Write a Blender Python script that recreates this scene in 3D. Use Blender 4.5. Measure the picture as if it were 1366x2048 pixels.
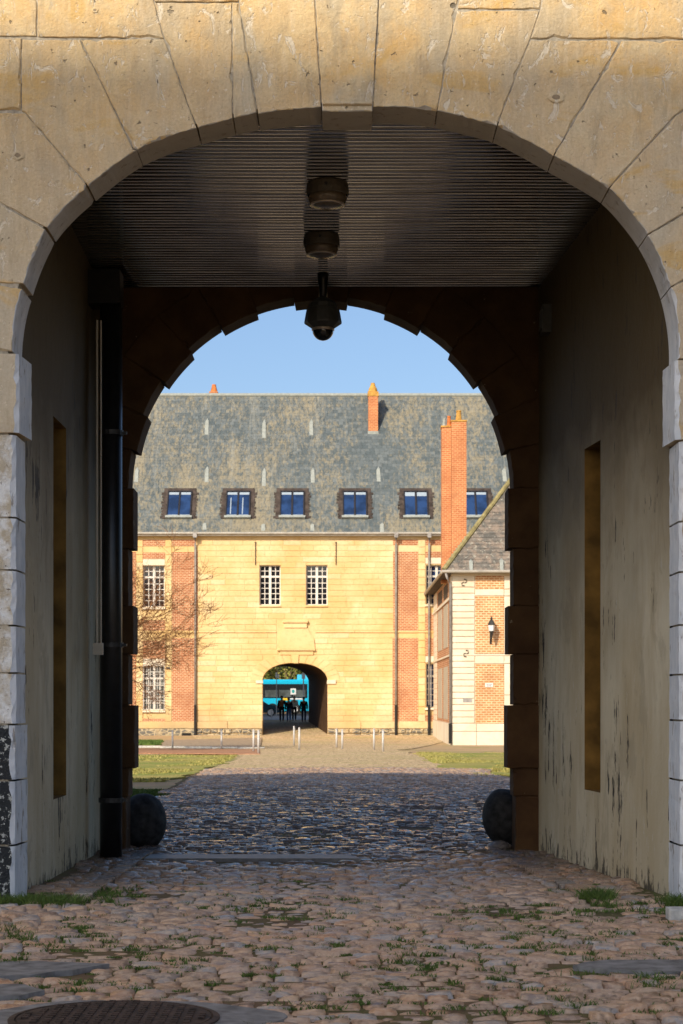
import bpy, math, random
import numpy as np
from mathutils import Vector, noise as mnoise
R = math.radians
rng = random.Random(7)
for o in list(bpy.data.objects): bpy.data.objects.remove(o)
scene = bpy.context.scene
COL = scene.collection

# ------------------------------------------------------------------ camera, sky, sun, exposure
F = 3744.0; EYE = 1.28; HZ = 1400.0; CX = 683.0          # focal length in photo pixels, eye height, horizon row
cam = bpy.data.cameras.new('camera'); camo = bpy.data.objects.new('camera', cam); COL.objects.link(camo)
camo.location = (0, 0, EYE); camo.rotation_euler = (R(90), 0, 0)
cam.sensor_fit = 'VERTICAL'; cam.sensor_height = 36.0; cam.lens = F / 2048 * 36
cam.shift_y = (HZ - 1024) / 2048; cam.shift_x = 0
cam.clip_start = 0.1; cam.clip_end = 6000
cam.dof.use_dof = True; cam.dof.focus_distance = 13.0; cam.dof.aperture_fstop = cam.lens / 7.0
scene.camera = camo
SUN_EL, SUN_AZ = 32.0, 27.0                               # elevation; the sun stands behind the viewer, this far to the left
world = bpy.data.worlds.new('World'); scene.world = world; world.use_nodes = True
wn = world.node_tree; wn.nodes.clear()
sky = wn.nodes.new('ShaderNodeTexSky'); sky.sky_type = 'NISHITA'; sky.sun_disc = False
sky.sun_elevation = R(SUN_EL); sky.sun_rotation = R(180 + SUN_AZ)
sky.air_density = 1.0; sky.altitude = 1600; sky.dust_density = 9.0; sky.ozone_density = 3.2
bg = wn.nodes.new('ShaderNodeBackground'); bg.inputs['Strength'].default_value = 0.108
wo = wn.nodes.new('ShaderNodeOutputWorld')
tint = wn.nodes.new('ShaderNodeMix'); tint.data_type = 'RGBA'; tint.blend_type = 'MULTIPLY'; tint.inputs[0].default_value = 1
tint.inputs[7].default_value = (1.0, .985, .95, 1)         # the air of a mild spring day, a little warmer than the model's
wn.links.new(sky.outputs[0], tint.inputs[6]); wn.links.new(tint.outputs[2], bg.inputs[0]); wn.links.new(bg.outputs[0], wo.inputs[0])
sl = bpy.data.lights.new('sun', 'SUN'); sl.energy = 3.0; sl.angle = R(0.9); sl.color = (1.0, 0.88, 0.70)
so = bpy.data.objects.new('sun', sl); COL.objects.link(so)
_a, _e = R(SUN_AZ), R(SUN_EL)
so.rotation_euler = Vector((math.sin(_a) * math.cos(_e), math.cos(_a) * math.cos(_e), -math.sin(_e))).to_track_quat('-Z', 'Y').to_euler()
scene.render.engine = 'CYCLES'
scene.view_settings.view_transform = 'Standard'; scene.view_settings.look = 'None'
scene.view_settings.exposure = 0.72; scene.view_settings.gamma = 1.0
scene.view_settings.use_curve_mapping = False
scene.cycles.max_bounces = 8; scene.cycles.diffuse_bounces = 5; scene.cycles.glossy_bounces = 3

# ------------------------------------------------------------------ helpers
def X_(px, Y): return (px - CX) * Y / F
def Z_(py, Y): return EYE + (HZ - py) * Y / F
def P(px, py, Y): return (X_(px, Y), Y, Z_(py, Y))

class MB:
    def __init__(s): s.v = []; s.f = []; s.m = []; s.r = []; s.cm = 0; s.cr = 0.0
    def face(s, idx, m=None): s.f.append(tuple(idx)); s.m.append(s.cm if m is None else m); s.r.append(s.cr)
    def add(s, pts): n = len(s.v); s.v.extend(pts); return n
    def quad(s, a, b, c, d, m=None): n = s.add([a, b, c, d]); s.face((n, n+1, n+2, n+3), m)
    def box(s, x0, x1, y0, y1, z0, z1, m=None):
        n = s.add([(x0,y0,z0),(x1,y0,z0),(x1,y1,z0),(x0,y1,z0),(x0,y0,z1),(x1,y0,z1),(x1,y1,z1),(x0,y1,z1)])
        for q in ((0,3,2,1),(4,5,6,7),(0,1,5,4),(1,2,6,5),(2,3,7,6),(3,0,4,7)): s.face([n+i for i in q], m)
    def bbox(s, x0, x1, y0, y1, z0, z1, b=0.01, m=None):
        """box whose face toward -Y has chamfered edges"""
        n = s.add([(x0,y0+b,z0),(x1,y0+b,z0),(x1,y0+b,z1),(x0,y0+b,z1),(x0+b,y0,z0+b),(x1-b,y0,z0+b),(x1-b,y0,z1-b),(x0+b,y0,z1-b),
                   (x0,y1,z0),(x1,y1,z0),(x1,y1,z1),(x0,y1,z1)])
        for q in ((4,5,6,7),(0,1,5,4),(1,2,6,5),(2,3,7,6),(3,0,4,7),(8,9,1,0),(9,10,2,1),(10,11,3,2),(11,8,0,3)): s.face([n+i for i in q], m)
    def prism(s, poly, y0, y1, m=None, side=None):
        """polygon of (x, z), extruded from y0 to y1"""
        k = len(poly); n = s.add([(x, y0, z) for x, z in poly] + [(x, y1, z) for x, z in poly])
        s.face(range(n, n+k), m); s.face(range(n+2*k-1, n+k-1, -1), m)
        for i in range(k): j = (i+1) % k; s.face((n+j, n+i, n+k+i, n+k+j), side if side is not None else m)
    def xprism(s, poly, x0, x1, m=None, side=None):
        k = len(poly); n = s.add([(x0, y, z) for y, z in poly] + [(x1, y, z) for y, z in poly])
        s.face(range(n, n+k), m); s.face(range(n+2*k-1, n+k-1, -1), m)
        for i in range(k): j = (i+1) % k; s.face((n+j, n+i, n+k+i, n+k+j), side if side is not None else m)
    def tube(s, pts, rad, n=8, m=None, cap=True):
        pts = [Vector(p) for p in pts]; rad = rad if isinstance(rad, (list, tuple)) else [rad]*len(pts)
        rings = []
        for i, p in enumerate(pts):
            d = (pts[min(i+1, len(pts)-1)] - pts[max(i-1, 0)])
            if d.length < 1e-9: d = Vector((0,0,1))
            d.normalize(); u = d.orthogonal().normalized() if abs(d.z) < .99 else Vector((1,0,0)); w = d.cross(u).normalized(); u = w.cross(d)
            b = s.add([tuple(p + (u*math.cos(2*math.pi*k/n) + w*math.sin(2*math.pi*k/n))*rad[i]) for k in range(n)]); rings.append(b)
        for a, b in zip(rings, rings[1:]):
            for k in range(n): s.face((a+k, a+(k+1) % n, b+(k+1) % n, b+k), m)
        if cap: s.face([rings[0]+k for k in range(n)][::-1], m); s.face([rings[-1]+k for k in range(n)], m)
    def lathe(s, prof, c, n=20, m=None, sx=1, sy=1):
        rings = [s.add([(c[0]+r*sx*math.cos(2*math.pi*k/n), c[1]+r*sy*math.sin(2*math.pi*k/n), c[2]+z) for k in range(n)]) for r, z in prof]
        for a, b in zip(rings, rings[1:]):
            for k in range(n): s.face((a+k, a+(k+1) % n, b+(k+1) % n, b+k), m)
        s.face([rings[0]+k for k in range(n)][::-1], m); s.face([rings[-1]+k for k in range(n)], m)
    def build(s, name, mats, parent=None, smooth=False, kind=None, label=None, cat=None, group=None):
        org = ORG.get(parent.name, (0,0,0)) if parent is not None else (0,0,0)
        me = bpy.data.meshes.new(name)
        me.from_pydata([(a-org[0], b-org[1], c-org[2]) for a, b, c in s.v], [], s.f)
        mats = mats if isinstance(mats, (list, tuple)) else [mats]
        for mt in mats: me.materials.append(mt)
        if len(mats) > 1: me.polygons.foreach_set('material_index', s.m)
        if smooth: me.polygons.foreach_set('use_smooth', [True]*len(s.f))
        if any(s.r):
            at = me.attributes.new('rnd', 'FLOAT', 'FACE'); at.data.foreach_set('value', s.r)
        me.update()
        o = bpy.data.objects.new(name, me); COL.objects.link(o)
        if parent is not None: o.parent = parent; ORG[o.name] = org
        tag(o, label, cat, group, kind)
        return o
ORG = {}
def tag(o, label=None, cat=None, group=None, kind=None):
    if label: o['label'] = label
    if cat: o['category'] = cat
    if group: o['group'] = group
    if kind: o['kind'] = kind
    return o
def empty(name, loc, label=None, cat=None, group=None, kind=None):
    o = bpy.data.objects.new(name, None); COL.objects.link(o); o.location = loc; ORG[o.name] = tuple(loc)
    o.empty_display_size = .2
    return tag(o, label, cat, group, kind)
def copy_tree(o, loc=None, parent=None):
    c = o.copy(); COL.objects.link(c)
    if parent is not None: c.parent = parent
    if loc is not None: c.location = loc
    for ch in list(o.children): copy_tree(ch, None, c)
    return c

# ------------------------------------------------------------------ materials
class NT:
    def __init__(s, name, rough=.8, spec=.3, metal=0.0):
        s.mat = bpy.data.materials.new(name); s.mat.use_nodes = True; s.t = s.mat.node_tree; s.t.nodes.clear()
        s.out = s.n('ShaderNodeOutputMaterial'); s.b = s.n('ShaderNodeBsdfPrincipled'); s.l(s.b.outputs[0], s.out.inputs[0])
        s.b.inputs['Roughness'].default_value = rough; s.b.inputs['Specular IOR Level'].default_value = spec
        s.b.inputs['Metallic'].default_value = metal
        s.pos = s.n('ShaderNodeNewGeometry').outputs['Position']
    def n(s, t): return s.t.nodes.new(t)
    def l(s, a, b): s.t.links.new(a, b)
    def scaled(s, sc):
        m = s.n('ShaderNodeMapping'); m.inputs['Scale'].default_value = sc; s.l(s.pos, m.inputs[0]); return m.outputs[0]
    def noise(s, scale=1, detail=4, rough=.55, stretch=None, dist=0):
        t = s.n('ShaderNodeTexNoise'); s.l(s.scaled(stretch) if stretch else s.pos, t.inputs['Vector'])
        t.inputs['Scale'].default_value = scale; t.inputs['Detail'].default_value = detail; t.inputs['Roughness'].default_value = rough
        t.inputs['Distortion'].default_value = dist; return t.outputs[0]
    def voro(s, scale=1, feature='F1', stretch=None, out='Distance'):
        t = s.n('ShaderNodeTexVoronoi'); t.feature = feature; s.l(s.scaled(stretch) if stretch else s.pos, t.inputs['Vector'])
        t.inputs['Scale'].default_value = scale; return t.outputs[out]
    def ramp(s, fac, a, b):
        r = s.n('ShaderNodeMapRange'); r.inputs[1].default_value = a; r.inputs[2].default_value = b; s.l(fac, r.inputs[0]); return r.outputs[0]
    def mix(s, fac, a, b, mode='MIX'):
        m = s.n('ShaderNodeMix'); m.data_type = 'RGBA'; m.blend_type = mode; m.clamp_factor = True
        if isinstance(fac, (int, float)): m.inputs[0].default_value = fac
        else: s.l(fac, m.inputs[0])
        for v, i in ((a, 6), (b, 7)):
            if isinstance(v, tuple): m.inputs[i].default_value = (*v[:3], 1)
            else: s.l(v, m.inputs[i])
        return m.outputs[2]
    def math(s, op, a, b=None):
        m = s.n('ShaderNodeMath'); m.operation = op
        for v, i in ((a, 0), (b, 1)):
            if v is None: continue
            if isinstance(v, (int, float)): m.inputs[i].default_value = v
            else: s.l(v, m.inputs[i])
        return m.outputs[0]
    def rnd(s):
        a = s.n('ShaderNodeAttribute'); a.attribute_name = 'rnd'; oi = s.n('ShaderNodeObjectInfo')
        return s.math('FRACT', s.math('ADD', a.outputs['Fac'], oi.outputs['Random']))
    def sep(s):
        x = s.n('ShaderNodeSeparateXYZ'); s.l(s.pos, x.inputs[0]); return x.outputs
    def color(s, c):
        if isinstance(c, tuple): s.b.inputs['Base Color'].default_value = (*c, 1)
        else: s.l(c, s.b.inputs['Base Color'])
    def bump(s, h, strength=.5, dist=.01, prev=None):
        b = s.n('ShaderNodeBump'); b.inputs['Strength'].default_value = strength; b.inputs['Distance'].default_value = dist
        s.l(h, b.inputs['Height'])
        if prev: s.l(prev, b.inputs['Normal'])
        s.l(b.outputs[0], s.b.inputs['Normal']); return b.outputs[0]
M = {}
def simple(name, c, rough=.6, spec=.4, metal=0, var=.15, nscale=20, bump=0):
    t = NT(name, rough, spec, metal)
    n = t.noise(nscale, 3)
    d = tuple(x*(1-var*1.6) for x in c); e = tuple(min(1, x*(1+var)) for x in c)
    t.color(t.mix(t.ramp(n, .3, .7), d, e))
    if bump: t.bump(n, .4, bump)
    M[name] = t.mat; return t.mat

def m_front_stone():
    t = NT('front_limestone', .85, .25)
    big = t.ramp(t.noise(.8, 3, .5), .38, .62); mid = t.noise(5, 6, .65); fine = t.noise(55, 4, .7)
    c = t.mix(big, (.66, .42, .16), (.58, .44, .25))
    c = t.mix(t.ramp(mid, .42, .68), c, (.70, .55, .31))
    c = t.mix(t.math('MULTIPLY', t.ramp(t.noise(2.0, 5, .65, (1, 1, .55)), .47, .60), .75), c, (.40, .36, .27))
    grey = t.ramp(t.math('ADD', t.sep()[2], t.math('MULTIPLY', t.noise(.9, 4, .6), 2.4)), 6.6, 5.2)  # greyer below the sunlit top: the shaded tone is put into the stone colour
    c = t.mix(t.math('MULTIPLY', grey, .85), c, (.51, .475, .385))
    c = t.mix(t.math('MULTIPLY', t.ramp(t.noise(7, 5, .7, (1, 1, .35)), .52, .66), .5), c, (.30, .24, .155))
    c = t.mix(t.math('MULTIPLY', t.ramp(t.noise(1.6, 4, .5, (1, 1, 2.2), 1.2), .58, .66), .6), c, (.60, .36, .07))
    c = t.mix(t.math('MULTIPLY', t.rnd(), .35), c, (.54, .38, .20))
    streak = t.ramp(t.noise(26, 4, .7, (1, 1, .12)), .48, .72)
    c = t.mix(t.math('MULTIPLY', streak, .32), c, (.74, .63, .46))
    sc = t.ramp(t.noise(9, 4, .75, (1, 1, .6), .8), .585, .64)
    c = t.mix(t.math('MULTIPLY', sc, .7), c, (.74, .68, .56))
    sc2 = t.ramp(t.noise(24, 3, .7), .64, .69)
    c = t.mix(t.math('MULTIPLY', sc2, .6), c, (.78, .70, .55))
    pit = t.ramp(t.noise(15, 3, .65), .335, .29)
    c = t.mix(t.math('MULTIPLY', pit, .75), c, (.14, .12, .09))
    v = t.ramp(t.voro(2.1), .045, .03)
    c = t.mix(t.math('MULTIPLY', v, .85), c, (.10, .09, .07))
    c = t.mix(t.math('MULTIPLY', t.ramp(fine, .35, .7), .35), c, (.34, .27, .18))
    t.color(c)
    h = t.math('ADD', t.math('MULTIPLY', mid, 1.4), t.math('MULTIPLY', fine, .45))
    h = t.math('SUBTRACT', h, t.math('MULTIPLY', pit, .8)); h = t.math('SUBTRACT', h, t.math('MULTIPLY', sc, .25)); h = t.math('SUBTRACT', h, v)
    t.bump(h, .9, .017); M['front'] = t.mat
def m_white():
    t = NT('white_limewash', .8, .25)
    n = t.noise(9, 5, .65, (1, 1, .5)); f = t.noise(60, 3, .6)
    c = t.mix(t.ramp(n, .35, .65), (.56, .60, .64), (.74, .76, .77))
    up = t.ramp(t.math('ADD', t.sep()[2], t.math('MULTIPLY', t.noise(3, 4, .6), .7)), 3.9, 4.9)  # shade under the crown painted in: limewash darkens with height
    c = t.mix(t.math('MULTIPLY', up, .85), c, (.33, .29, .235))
    fl = t.ramp(t.noise(16, 4, .7, (1, 1, .3)), .60, .66)
    c = t.mix(t.math('MULTIPLY', fl, .75), c, (.26, .22, .17)); t.color(c)
    t.bump(t.math('SUBTRACT', t.math('ADD', n, t.math('MULTIPLY', f, .3)), fl), .6, .01); M['white'] = t.mat
def m_rubbed():
    t = NT('flaking_limewash', .85, .2)
    n = t.noise(7, 5, .6); f = t.noise(26, 4, .7)
    c = t.mix(t.ramp(n, .42, .58), (.66, .68, .68), (.44, .39, .30))
    c = t.mix(t.ramp(f, .62, .68), c, (.12, .10, .08)); t.color(c)
    t.bump(t.math('ADD', n, t.math('MULTIPLY', f, .5)), .9, .03); M['flaking'] = t.mat
def m_tar():
    t = NT('black_tar_wash', .6, .3)
    f = t.noise(22, 5, .75); v = t.noise(55, 3, .6)
    c = t.mix(t.ramp(f, .55, .59), (.012, .016, .02), (.42, .44, .42))
    t.color(c); t.bump(t.math('ADD', f, v), .8, .012); M['tar'] = t.mat
def m_cream():
    t = NT('cream_plaster', .75, .25)
    n = t.noise(1.3, 4, .5, (1, 1, .5)); v = t.noise(4, 5, .65, (1, 1, .3)); z = t.sep()[2]
    c = t.mix(t.ramp(n, .35, .65), (.50, .42, .27), (.62, .56, .41))
    c = t.mix(t.math('MULTIPLY', t.ramp(v, .45, .7), .5), c, (.40, .31, .17))
    c = t.mix(t.math('MULTIPLY', t.ramp(t.noise(2.4, 5, .65, (1, 1, .6), .5), .55, .60), .45), c, (.36, .31, .21))
    c = t.mix(t.math('MULTIPLY', t.ramp(t.noise(17, 4, .7, (1, 1, .3)), .63, .68), .6), c, (.60, .58, .50))
    up = t.ramp(t.math('ADD', z, t.math('MULTIPLY', t.noise(.8, 4, .6, (1, .7, 1)), 1.8)), 2.5, 4.5)  # upper wall shade painted into the plaster colour
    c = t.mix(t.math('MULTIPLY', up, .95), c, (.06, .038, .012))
    fl = t.ramp(t.math('ADD', t.noise(11, 4, .7, (1, 1, .2)), t.math('MULTIPLY', t.noise(.9, 2, .5), .5)), .895, .915)
    low = t.ramp(z, .5, -.02)
    c = t.mix(fl, c, (.05, .04, .03))
    st = t.ramp(t.math('ADD', t.noise(11, 5, .7, (1, 1, .35)), t.math('MULTIPLY', low, .30)), .79, .83)
    c = t.mix(t.math('MULTIPLY', st, .9), c, (.05, .04, .025)); t.color(c)
    t.bump(t.math('SUBTRACT', t.math('ADD', t.math('MULTIPLY', n, .6), t.math('MULTIPLY', t.noise(7, 5, .7), .5)), t.math('MULTIPLY', fl, .3)), .8, .03); M['cream'] = t.mat
def m_brownstone():
    t = NT('brown_sandstone', .85, .2)
    n = t.noise(4, 5, .6); f = t.noise(40, 3, .6)
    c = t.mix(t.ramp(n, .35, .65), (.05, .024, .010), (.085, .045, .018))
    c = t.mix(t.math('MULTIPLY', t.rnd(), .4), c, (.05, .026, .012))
    c = t.mix(t.ramp(t.noise(9, 4, .6), .70, .74), c, (.28, .23, .16)); t.color(c)
    t.bump(t.math('ADD', n, t.math('MULTIPLY', f, .3)), .6, .02); M['brown'] = t.mat
def m_cobble():
    t = NT('sandstone_setts', .4, .6)
    r = t.rnd(); n = t.noise(30, 5, .65); s_ = t.noise(3, 3, .5)
    c = t.mix(r, (.48, .25, .13), (.57, .36, .21))
    c = t.mix(t.ramp(s_, .42, .62), c, (.46, .32, .235))
    c = t.mix(t.ramp(t.math('FRACT', t.math('MULTIPLY', r, 7.31)), .80, .86), c, (.36, .33, .31))
    c = t.mix(t.math('MULTIPLY', t.ramp(t.math('FRACT', t.math('MULTIPLY', r, 13.7)), .70, .80), .6), c, (.25, .15, .10))
    c = t.mix(t.math('MULTIPLY', t.ramp(t.noise(1.1, 4, .6), .48, .62), .45), c, (.30, .22, .15))
    c = t.mix(t.math('MULTIPLY', t.ramp(n, .42, .6), .6), c, (.64, .46, .31))
    c = t.mix(t.math('MULTIPLY', t.ramp(t.noise(10, 4, .7), .56, .66), .8), c, (.17, .11, .065))
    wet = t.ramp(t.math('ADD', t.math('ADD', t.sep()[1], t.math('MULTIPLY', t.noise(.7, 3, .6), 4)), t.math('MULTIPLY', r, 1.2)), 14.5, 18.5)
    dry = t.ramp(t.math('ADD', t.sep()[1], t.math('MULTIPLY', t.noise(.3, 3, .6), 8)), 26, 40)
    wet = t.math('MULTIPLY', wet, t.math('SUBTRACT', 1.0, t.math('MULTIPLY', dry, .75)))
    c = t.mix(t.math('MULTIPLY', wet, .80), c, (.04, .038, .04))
    t.color(c)
    ro = t.ramp(t.noise(9, 3, .6), .1, .95)
    t.l(t.math('SUBTRACT', ro, t.math('MULTIPLY', wet, .33)), t.b.inputs['Roughness'])
    t.bump(t.math('ADD', n, t.math('MULTIPLY', t.noise(14, 3, .6), 1.5)), .9, .014); M['cobble'] = t.mat
def m_joint():
    t = NT('joint_soil', .95, .1)
    n = t.noise(2.2, 4, .6); f = t.noise(50, 4, .7)
    c = t.mix(t.ramp(n, .42, .58), (.15, .10, .06), (.09, .10, .03))
    c = t.mix(t.ramp(f, .4, .7), c, (.19, .14, .09)); t.color(c); t.bump(f, .7, .01); M['joint'] = t.mat
def m_ground():
    t = NT('courtyard_ground', .9, .15)
    n = t.noise(.25, 5, .6); f = t.noise(6, 5, .7)
    c = t.mix(t.ramp(n, .4, .6), (.46, .31, .17), (.38, .27, .15))
    c = t.mix(t.ramp(t.noise(.6, 4, .6), .52, .66), c, (.27, .26, .09))
    c = t.mix(t.math('MULTIPLY', t.ramp(f, .4, .7), .5), c, (.36, .27, .18)); t.color(c); t.bump(f, .6, .03); M['ground'] = t.mat
def m_farpave():
    t = NT('far_setts', .75, .2)
    v = t.n('ShaderNodeTexVoronoi'); v.feature = 'F1'; t.l(t.pos, v.inputs['Vector']); v.inputs['Scale'].default_value = 4.2
    e = t.voro(4.2, 'DISTANCE_TO_EDGE')
    c = t.mix(t.n('ShaderNodeRGB').outputs[0], (.3, .2, .14), (.3, .2, .14))
    sp = t.n('ShaderNodeSeparateColor'); t.l(v.outputs['Color'], sp.inputs[0])
    c = t.mix(sp.outputs[0], (.58, .42, .23), (.70, .53, .33))
    c = t.mix(t.ramp(e, .12, .02), c, (.26, .18, .09))
    c = t.mix(t.math('MULTIPLY', t.ramp(t.noise(.35, 4, .6), .5, .62), .5), c, (.40, .34, .14)); t.color(c)
    t.bump(t.ramp(e, 0, .2), .8, .03); M['farpave'] = t.mat
def m_grass(name, a, b, c2):
    t = NT(name, .9, .15)
    n = t.noise(.55, 5, .65, (1, .4, 1)); f = t.noise(14, 4, .7)
    c = t.mix(t.ramp(n, .4, .62), a, b); c = t.mix(t.math('MULTIPLY', t.ramp(f, .4, .7), .5), c, c2); t.color(c); t.bump(f, .8, .04); M[name] = t.mat
def m_farstone():
    t = NT('pale_limestone', .85, .2)
    n = t.noise(.45, 4, .55); f = t.noise(6, 4, .6); r = t.rnd()
    c = t.mix(t.ramp(n, .38, .62), (.62, .41, .17), (.71, .545, .295))
    c = t.mix(t.math('MULTIPLY', r, .5), c, (.60, .42, .19))
    c = t.mix(t.math('MULTIPLY', t.ramp(t.math('FRACT', t.math('MULTIPLY', r, 9.7)), .86, .93), .35), c, (.70, .60, .42))
    c = t.mix(t.math('MULTIPLY', t.ramp(t.noise(.22, 4, .6), .5, .6), .5), c, (.72, .60, .38))
    c = t.mix(t.math('MULTIPLY', t.ramp(f, .5, .75), .4), c, (.42, .28, .13))
    lowz = t.ramp(t.math('ADD', t.sep()[2], t.math('MULTIPLY', t.noise(.5, 5, .7), -4.0)), -1.2, -3.4)
    c = t.mix(t.math('MULTIPLY', lowz, .7), c, (.30, .22, .13)); t.color(c); t.bump(f, .6, .03); M['farstone'] = t.mat
def m_whitestone():
    t = NT('white_limestone', .85, .2)
    n = t.noise(.7, 4, .55); f = t.noise(7, 4, .6)
    c = t.mix(t.ramp(n, .38, .62), (.66, .56, .42), (.74, .67, .54))
    c = t.mix(t.math('MULTIPLY', t.rnd(), .3), c, (.58, .48, .34))
    c = t.mix(t.math('MULTIPLY', t.ramp(f, .5, .75), .3), c, (.50, .40, .26)); t.color(c); t.bump(f, .5, .03); M['whitestone'] = t.mat
def m_rubble():
    t = NT('rubble_plinth', .9, .2)
    e = t.voro(2.6, 'DISTANCE_TO_EDGE', (1, 1, 2)); n = t.noise(1.3, 4, .6)
    c = t.mix(t.ramp(n, .42, .55), (.40, .30, .17), (.14, .13, .11)); c = t.mix(t.ramp(e, .1, .03), c, (.46, .37, .23))
    t.color(c); t.bump(e, .8, .05); M['rubble'] = t.mat
def m_brick(name, a, b, mortar, w=.24, h=.085, ms=.012):
    t = NT(name, .85, .2)
    s_ = t.sep(); cb = t.n('ShaderNodeCombineXYZ'); t.l(t.math('ADD', s_[0], s_[1]), cb.inputs[0]); t.l(s_[2], cb.inputs[1])
    k = t.n('ShaderNodeTexBrick'); t.l(cb.outputs[0], k.inputs['Vector']); k.inputs['Scale'].default_value = 1
    k.inputs['Brick Width'].default_value = w; k.inputs['Row Height'].default_value = h; k.inputs['Mortar Size'].default_value = ms
    k.inputs['Mortar Smooth'].default_value = .2
    k.inputs['Color1'].default_value = (*a, 1); k.inputs['Color2'].default_value = (*b, 1); k.inputs['Mortar'].default_value = (*mortar, 1)
    n = t.noise(.9, 4, .6)
    c = t.mix(t.math('MULTIPLY', t.ramp(n, .4, .7), .5), k.outputs['Color'], tuple(x*.72 for x in a))
    c = t.mix(t.math('MULTIPLY', t.ramp(t.noise(3.5, 4, .7), .58, .7), .35), c, tuple(x*.45 for x in b))
    t.color(c); t.bump(k.outputs['Fac'], -.6, .01); M[name] = t.mat
def m_slate():
    t = NT('mossy_slate', .75, .25)
    r = t.rnd(); n = t.noise(.28, 4, .6, (1, .5, .5)); f = t.noise(3.2, 6, .8, (1.6, .7, .7)); g = t.noise(.9, 5, .7, (2.6, .22, .22))
    c = t.mix(r, (.072, .092, .10), (.135, .155, .16))
    m = t.ramp(t.math('ADD', t.math('MULTIPLY', n, .45), t.math('MULTIPLY', f, .72)), .545, .66)
    c = t.mix(t.math('MULTIPLY', m, .7), c, (.30, .25, .155))
    c = t.mix(t.math('MULTIPLY', t.ramp(g, .52, .64), .55), c, (.085, .105, .115))
    c = t.mix(t.math('MULTIPLY', t.ramp(t.noise(.7, 5, .7, (3.0, .16, .16)), .56, .66), .35), c, (.27, .27, .235))
    c = t.mix(t.math('MULTIPLY', t.ramp(t.noise(6, 4, .7, (1, .6, .6)), .52, .66), .6), c, (.06, .072, .075))
    t.color(c); t.bump(f, .4, .03); M['slate'] = t.mat
def m_slate_grey():
    t = NT('grey_lichen_slate', .8, .25)
    r = t.rnd(); f = t.noise(2.4, 5, .7)
    c = t.mix(r, (.10, .095, .085), (.17, .155, .135)); c = t.mix(t.ramp(f, .45, .6), c, (.24, .19, .15))
    c = t.mix(t.ramp(t.noise(5, 4, .7), .58, .66), c, (.36, .34, .28)); t.color(c); M['slate_grey'] = t.mat
def m_glass(name, c, rough=.06):
    t = NT(name, rough, .8); t.color(t.mix(t.ramp(t.noise(1.2, 2), .4, .6), c, tuple(x*.5 for x in c))); M[name] = t.mat
def m_slat():
    t = NT('lacquered_metal_slat', .11, .6, .97)
    t.color(t.mix(t.ramp(t.noise(2, 3, .5, (1, 4, 1)), .4, .6), (.27, .265, .255), (.36, .355, .34)))
    M['slat'] = t.mat
def m_leaf(name, a, b):
    t = NT(name, .7, .25); t.color(t.mix(t.rnd(), a, b)); M[name] = t.mat
m_front_stone(); m_white(); m_rubbed(); m_tar(); m_cream(); m_brownstone(); m_cobble(); m_joint(); m_ground(); m_farpave()
m_grass('lawn', (.36, .30, .085), (.19, .24, .04), (.44, .36, .16)); m_grass('lawn_green', (.09, .15, .02), (.12, .17, .03), (.16, .18, .06))
m_farstone(); m_whitestone(); m_rubble(); m_slate(); m_slate_grey(); m_slat()
m_brick('brick_red', (.36, .115, .05), (.46, .175, .075), (.60, .44, .27), .26, .105, .018)
m_brick('brick_pale', (.42, .17, .06), (.54, .27, .11), (.74, .56, .34), .27, .12, .024)
m_brick('brick_chimney', (.42, .135, .055), (.52, .20, .08), (.62, .36, .18), .26, .105, .014)
m_glass('glass_blue', (.02, .05, .14)); m_glass('glass_dark', (.012, .012, .016)); m_glass('glass_grey', (.10, .12, .12), .2)
m_leaf('leaf_olive', (.09, .12, .02), (.26, .24, .05)); m_leaf('grass_blade', (.04, .085, .012), (.12, .17, .035)); m_leaf('grass_dry', (.22, .22, .05), (.40, .34, .12))
simple('soffit_stone', (.26, .20, .13), .85, .2, 0, .25, 14, .006)
simple('mortar', (.38, .34, .27), .95, .1, 0, .25, 30, .01)
simple('niche_ochre', (.17, .095, .022), .85, .2, 0, .3, 5, .01)
simple('render_wall', (.42, .35, .25), .9, .2, 0, .15, 2, .01)
simple('black_board', (.012, .012, .012), .7, .2)
simple('black_iron', (.010, .010, .011), .35, .5, 0, .3)
simple('iron', (.03, .028, .026), .5, .5, .3, .3)
simple('rust_iron', (.055, .035, .028), .7, .3, 0, .5, 25, .004)
simple('zinc', (.36, .33, .28), .55, .4, .2, .15, 3)
simple('lead_pale', (.29, .31, .285), .7, .3, 0, .12, 6)
simple('grey_pipe', (.30, .28, .26), .6, .4, 0, .2, 4)
simple('cream_paint', (.42, .37, .29), .6, .4, 0, .1, 4)
simple('window_white', (.66, .62, .56), .6, .4, 0, .08, 4)
simple('dark_surround', (.065, .05, .042), .8, .2, 0, .35, 3)
simple('dark_frame', (.02, .018, .022), .5, .4)
simple('blind_white', (.30, .36, .42), .8, .2, 0, .05, 5)
simple('lamp_housing', (.09, .075, .055), .45, .4, 0, .15)
simple('lamp_lens', (.13, .10, .07), .25, .5, 0, .15)
simple('lamp_rim', (.55, .45, .36), .35, .5, .5, .1)
simple('camera_housing', (.06, .06, .055), .45, .4)
simple('dome_glass', (.01, .01, .014), .05, .8)
simple('stone_ball', (.02, .02, .021), .75, .3, 0, .6, 14, .025)
simple('concrete', (.20, .20, .20), .7, .35, 0, .3, 12, .006)
simple('kerb_white', (.55, .54, .50), .8, .25, 0, .2, 18, .006)
simple('slab_blue', (.13, .13, .135), .45, .4, 0, .25, 14, .004)
simple('terracotta', (.55, .17, .045), .75, .3, 0, .25, 5)
simple('pot_ochre', (.50, .27, .06), .8, .3, 0, .25, 5)
simple('bollard_grey', (.52, .50, .47), .5, .4, .1, .1)
simple('bark', (.20, .14, .085), .9, .2, 0, .35, 8); simple('bark_lichen', (.22, .11, .05), .9, .2, 0, .35, 8)
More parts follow.
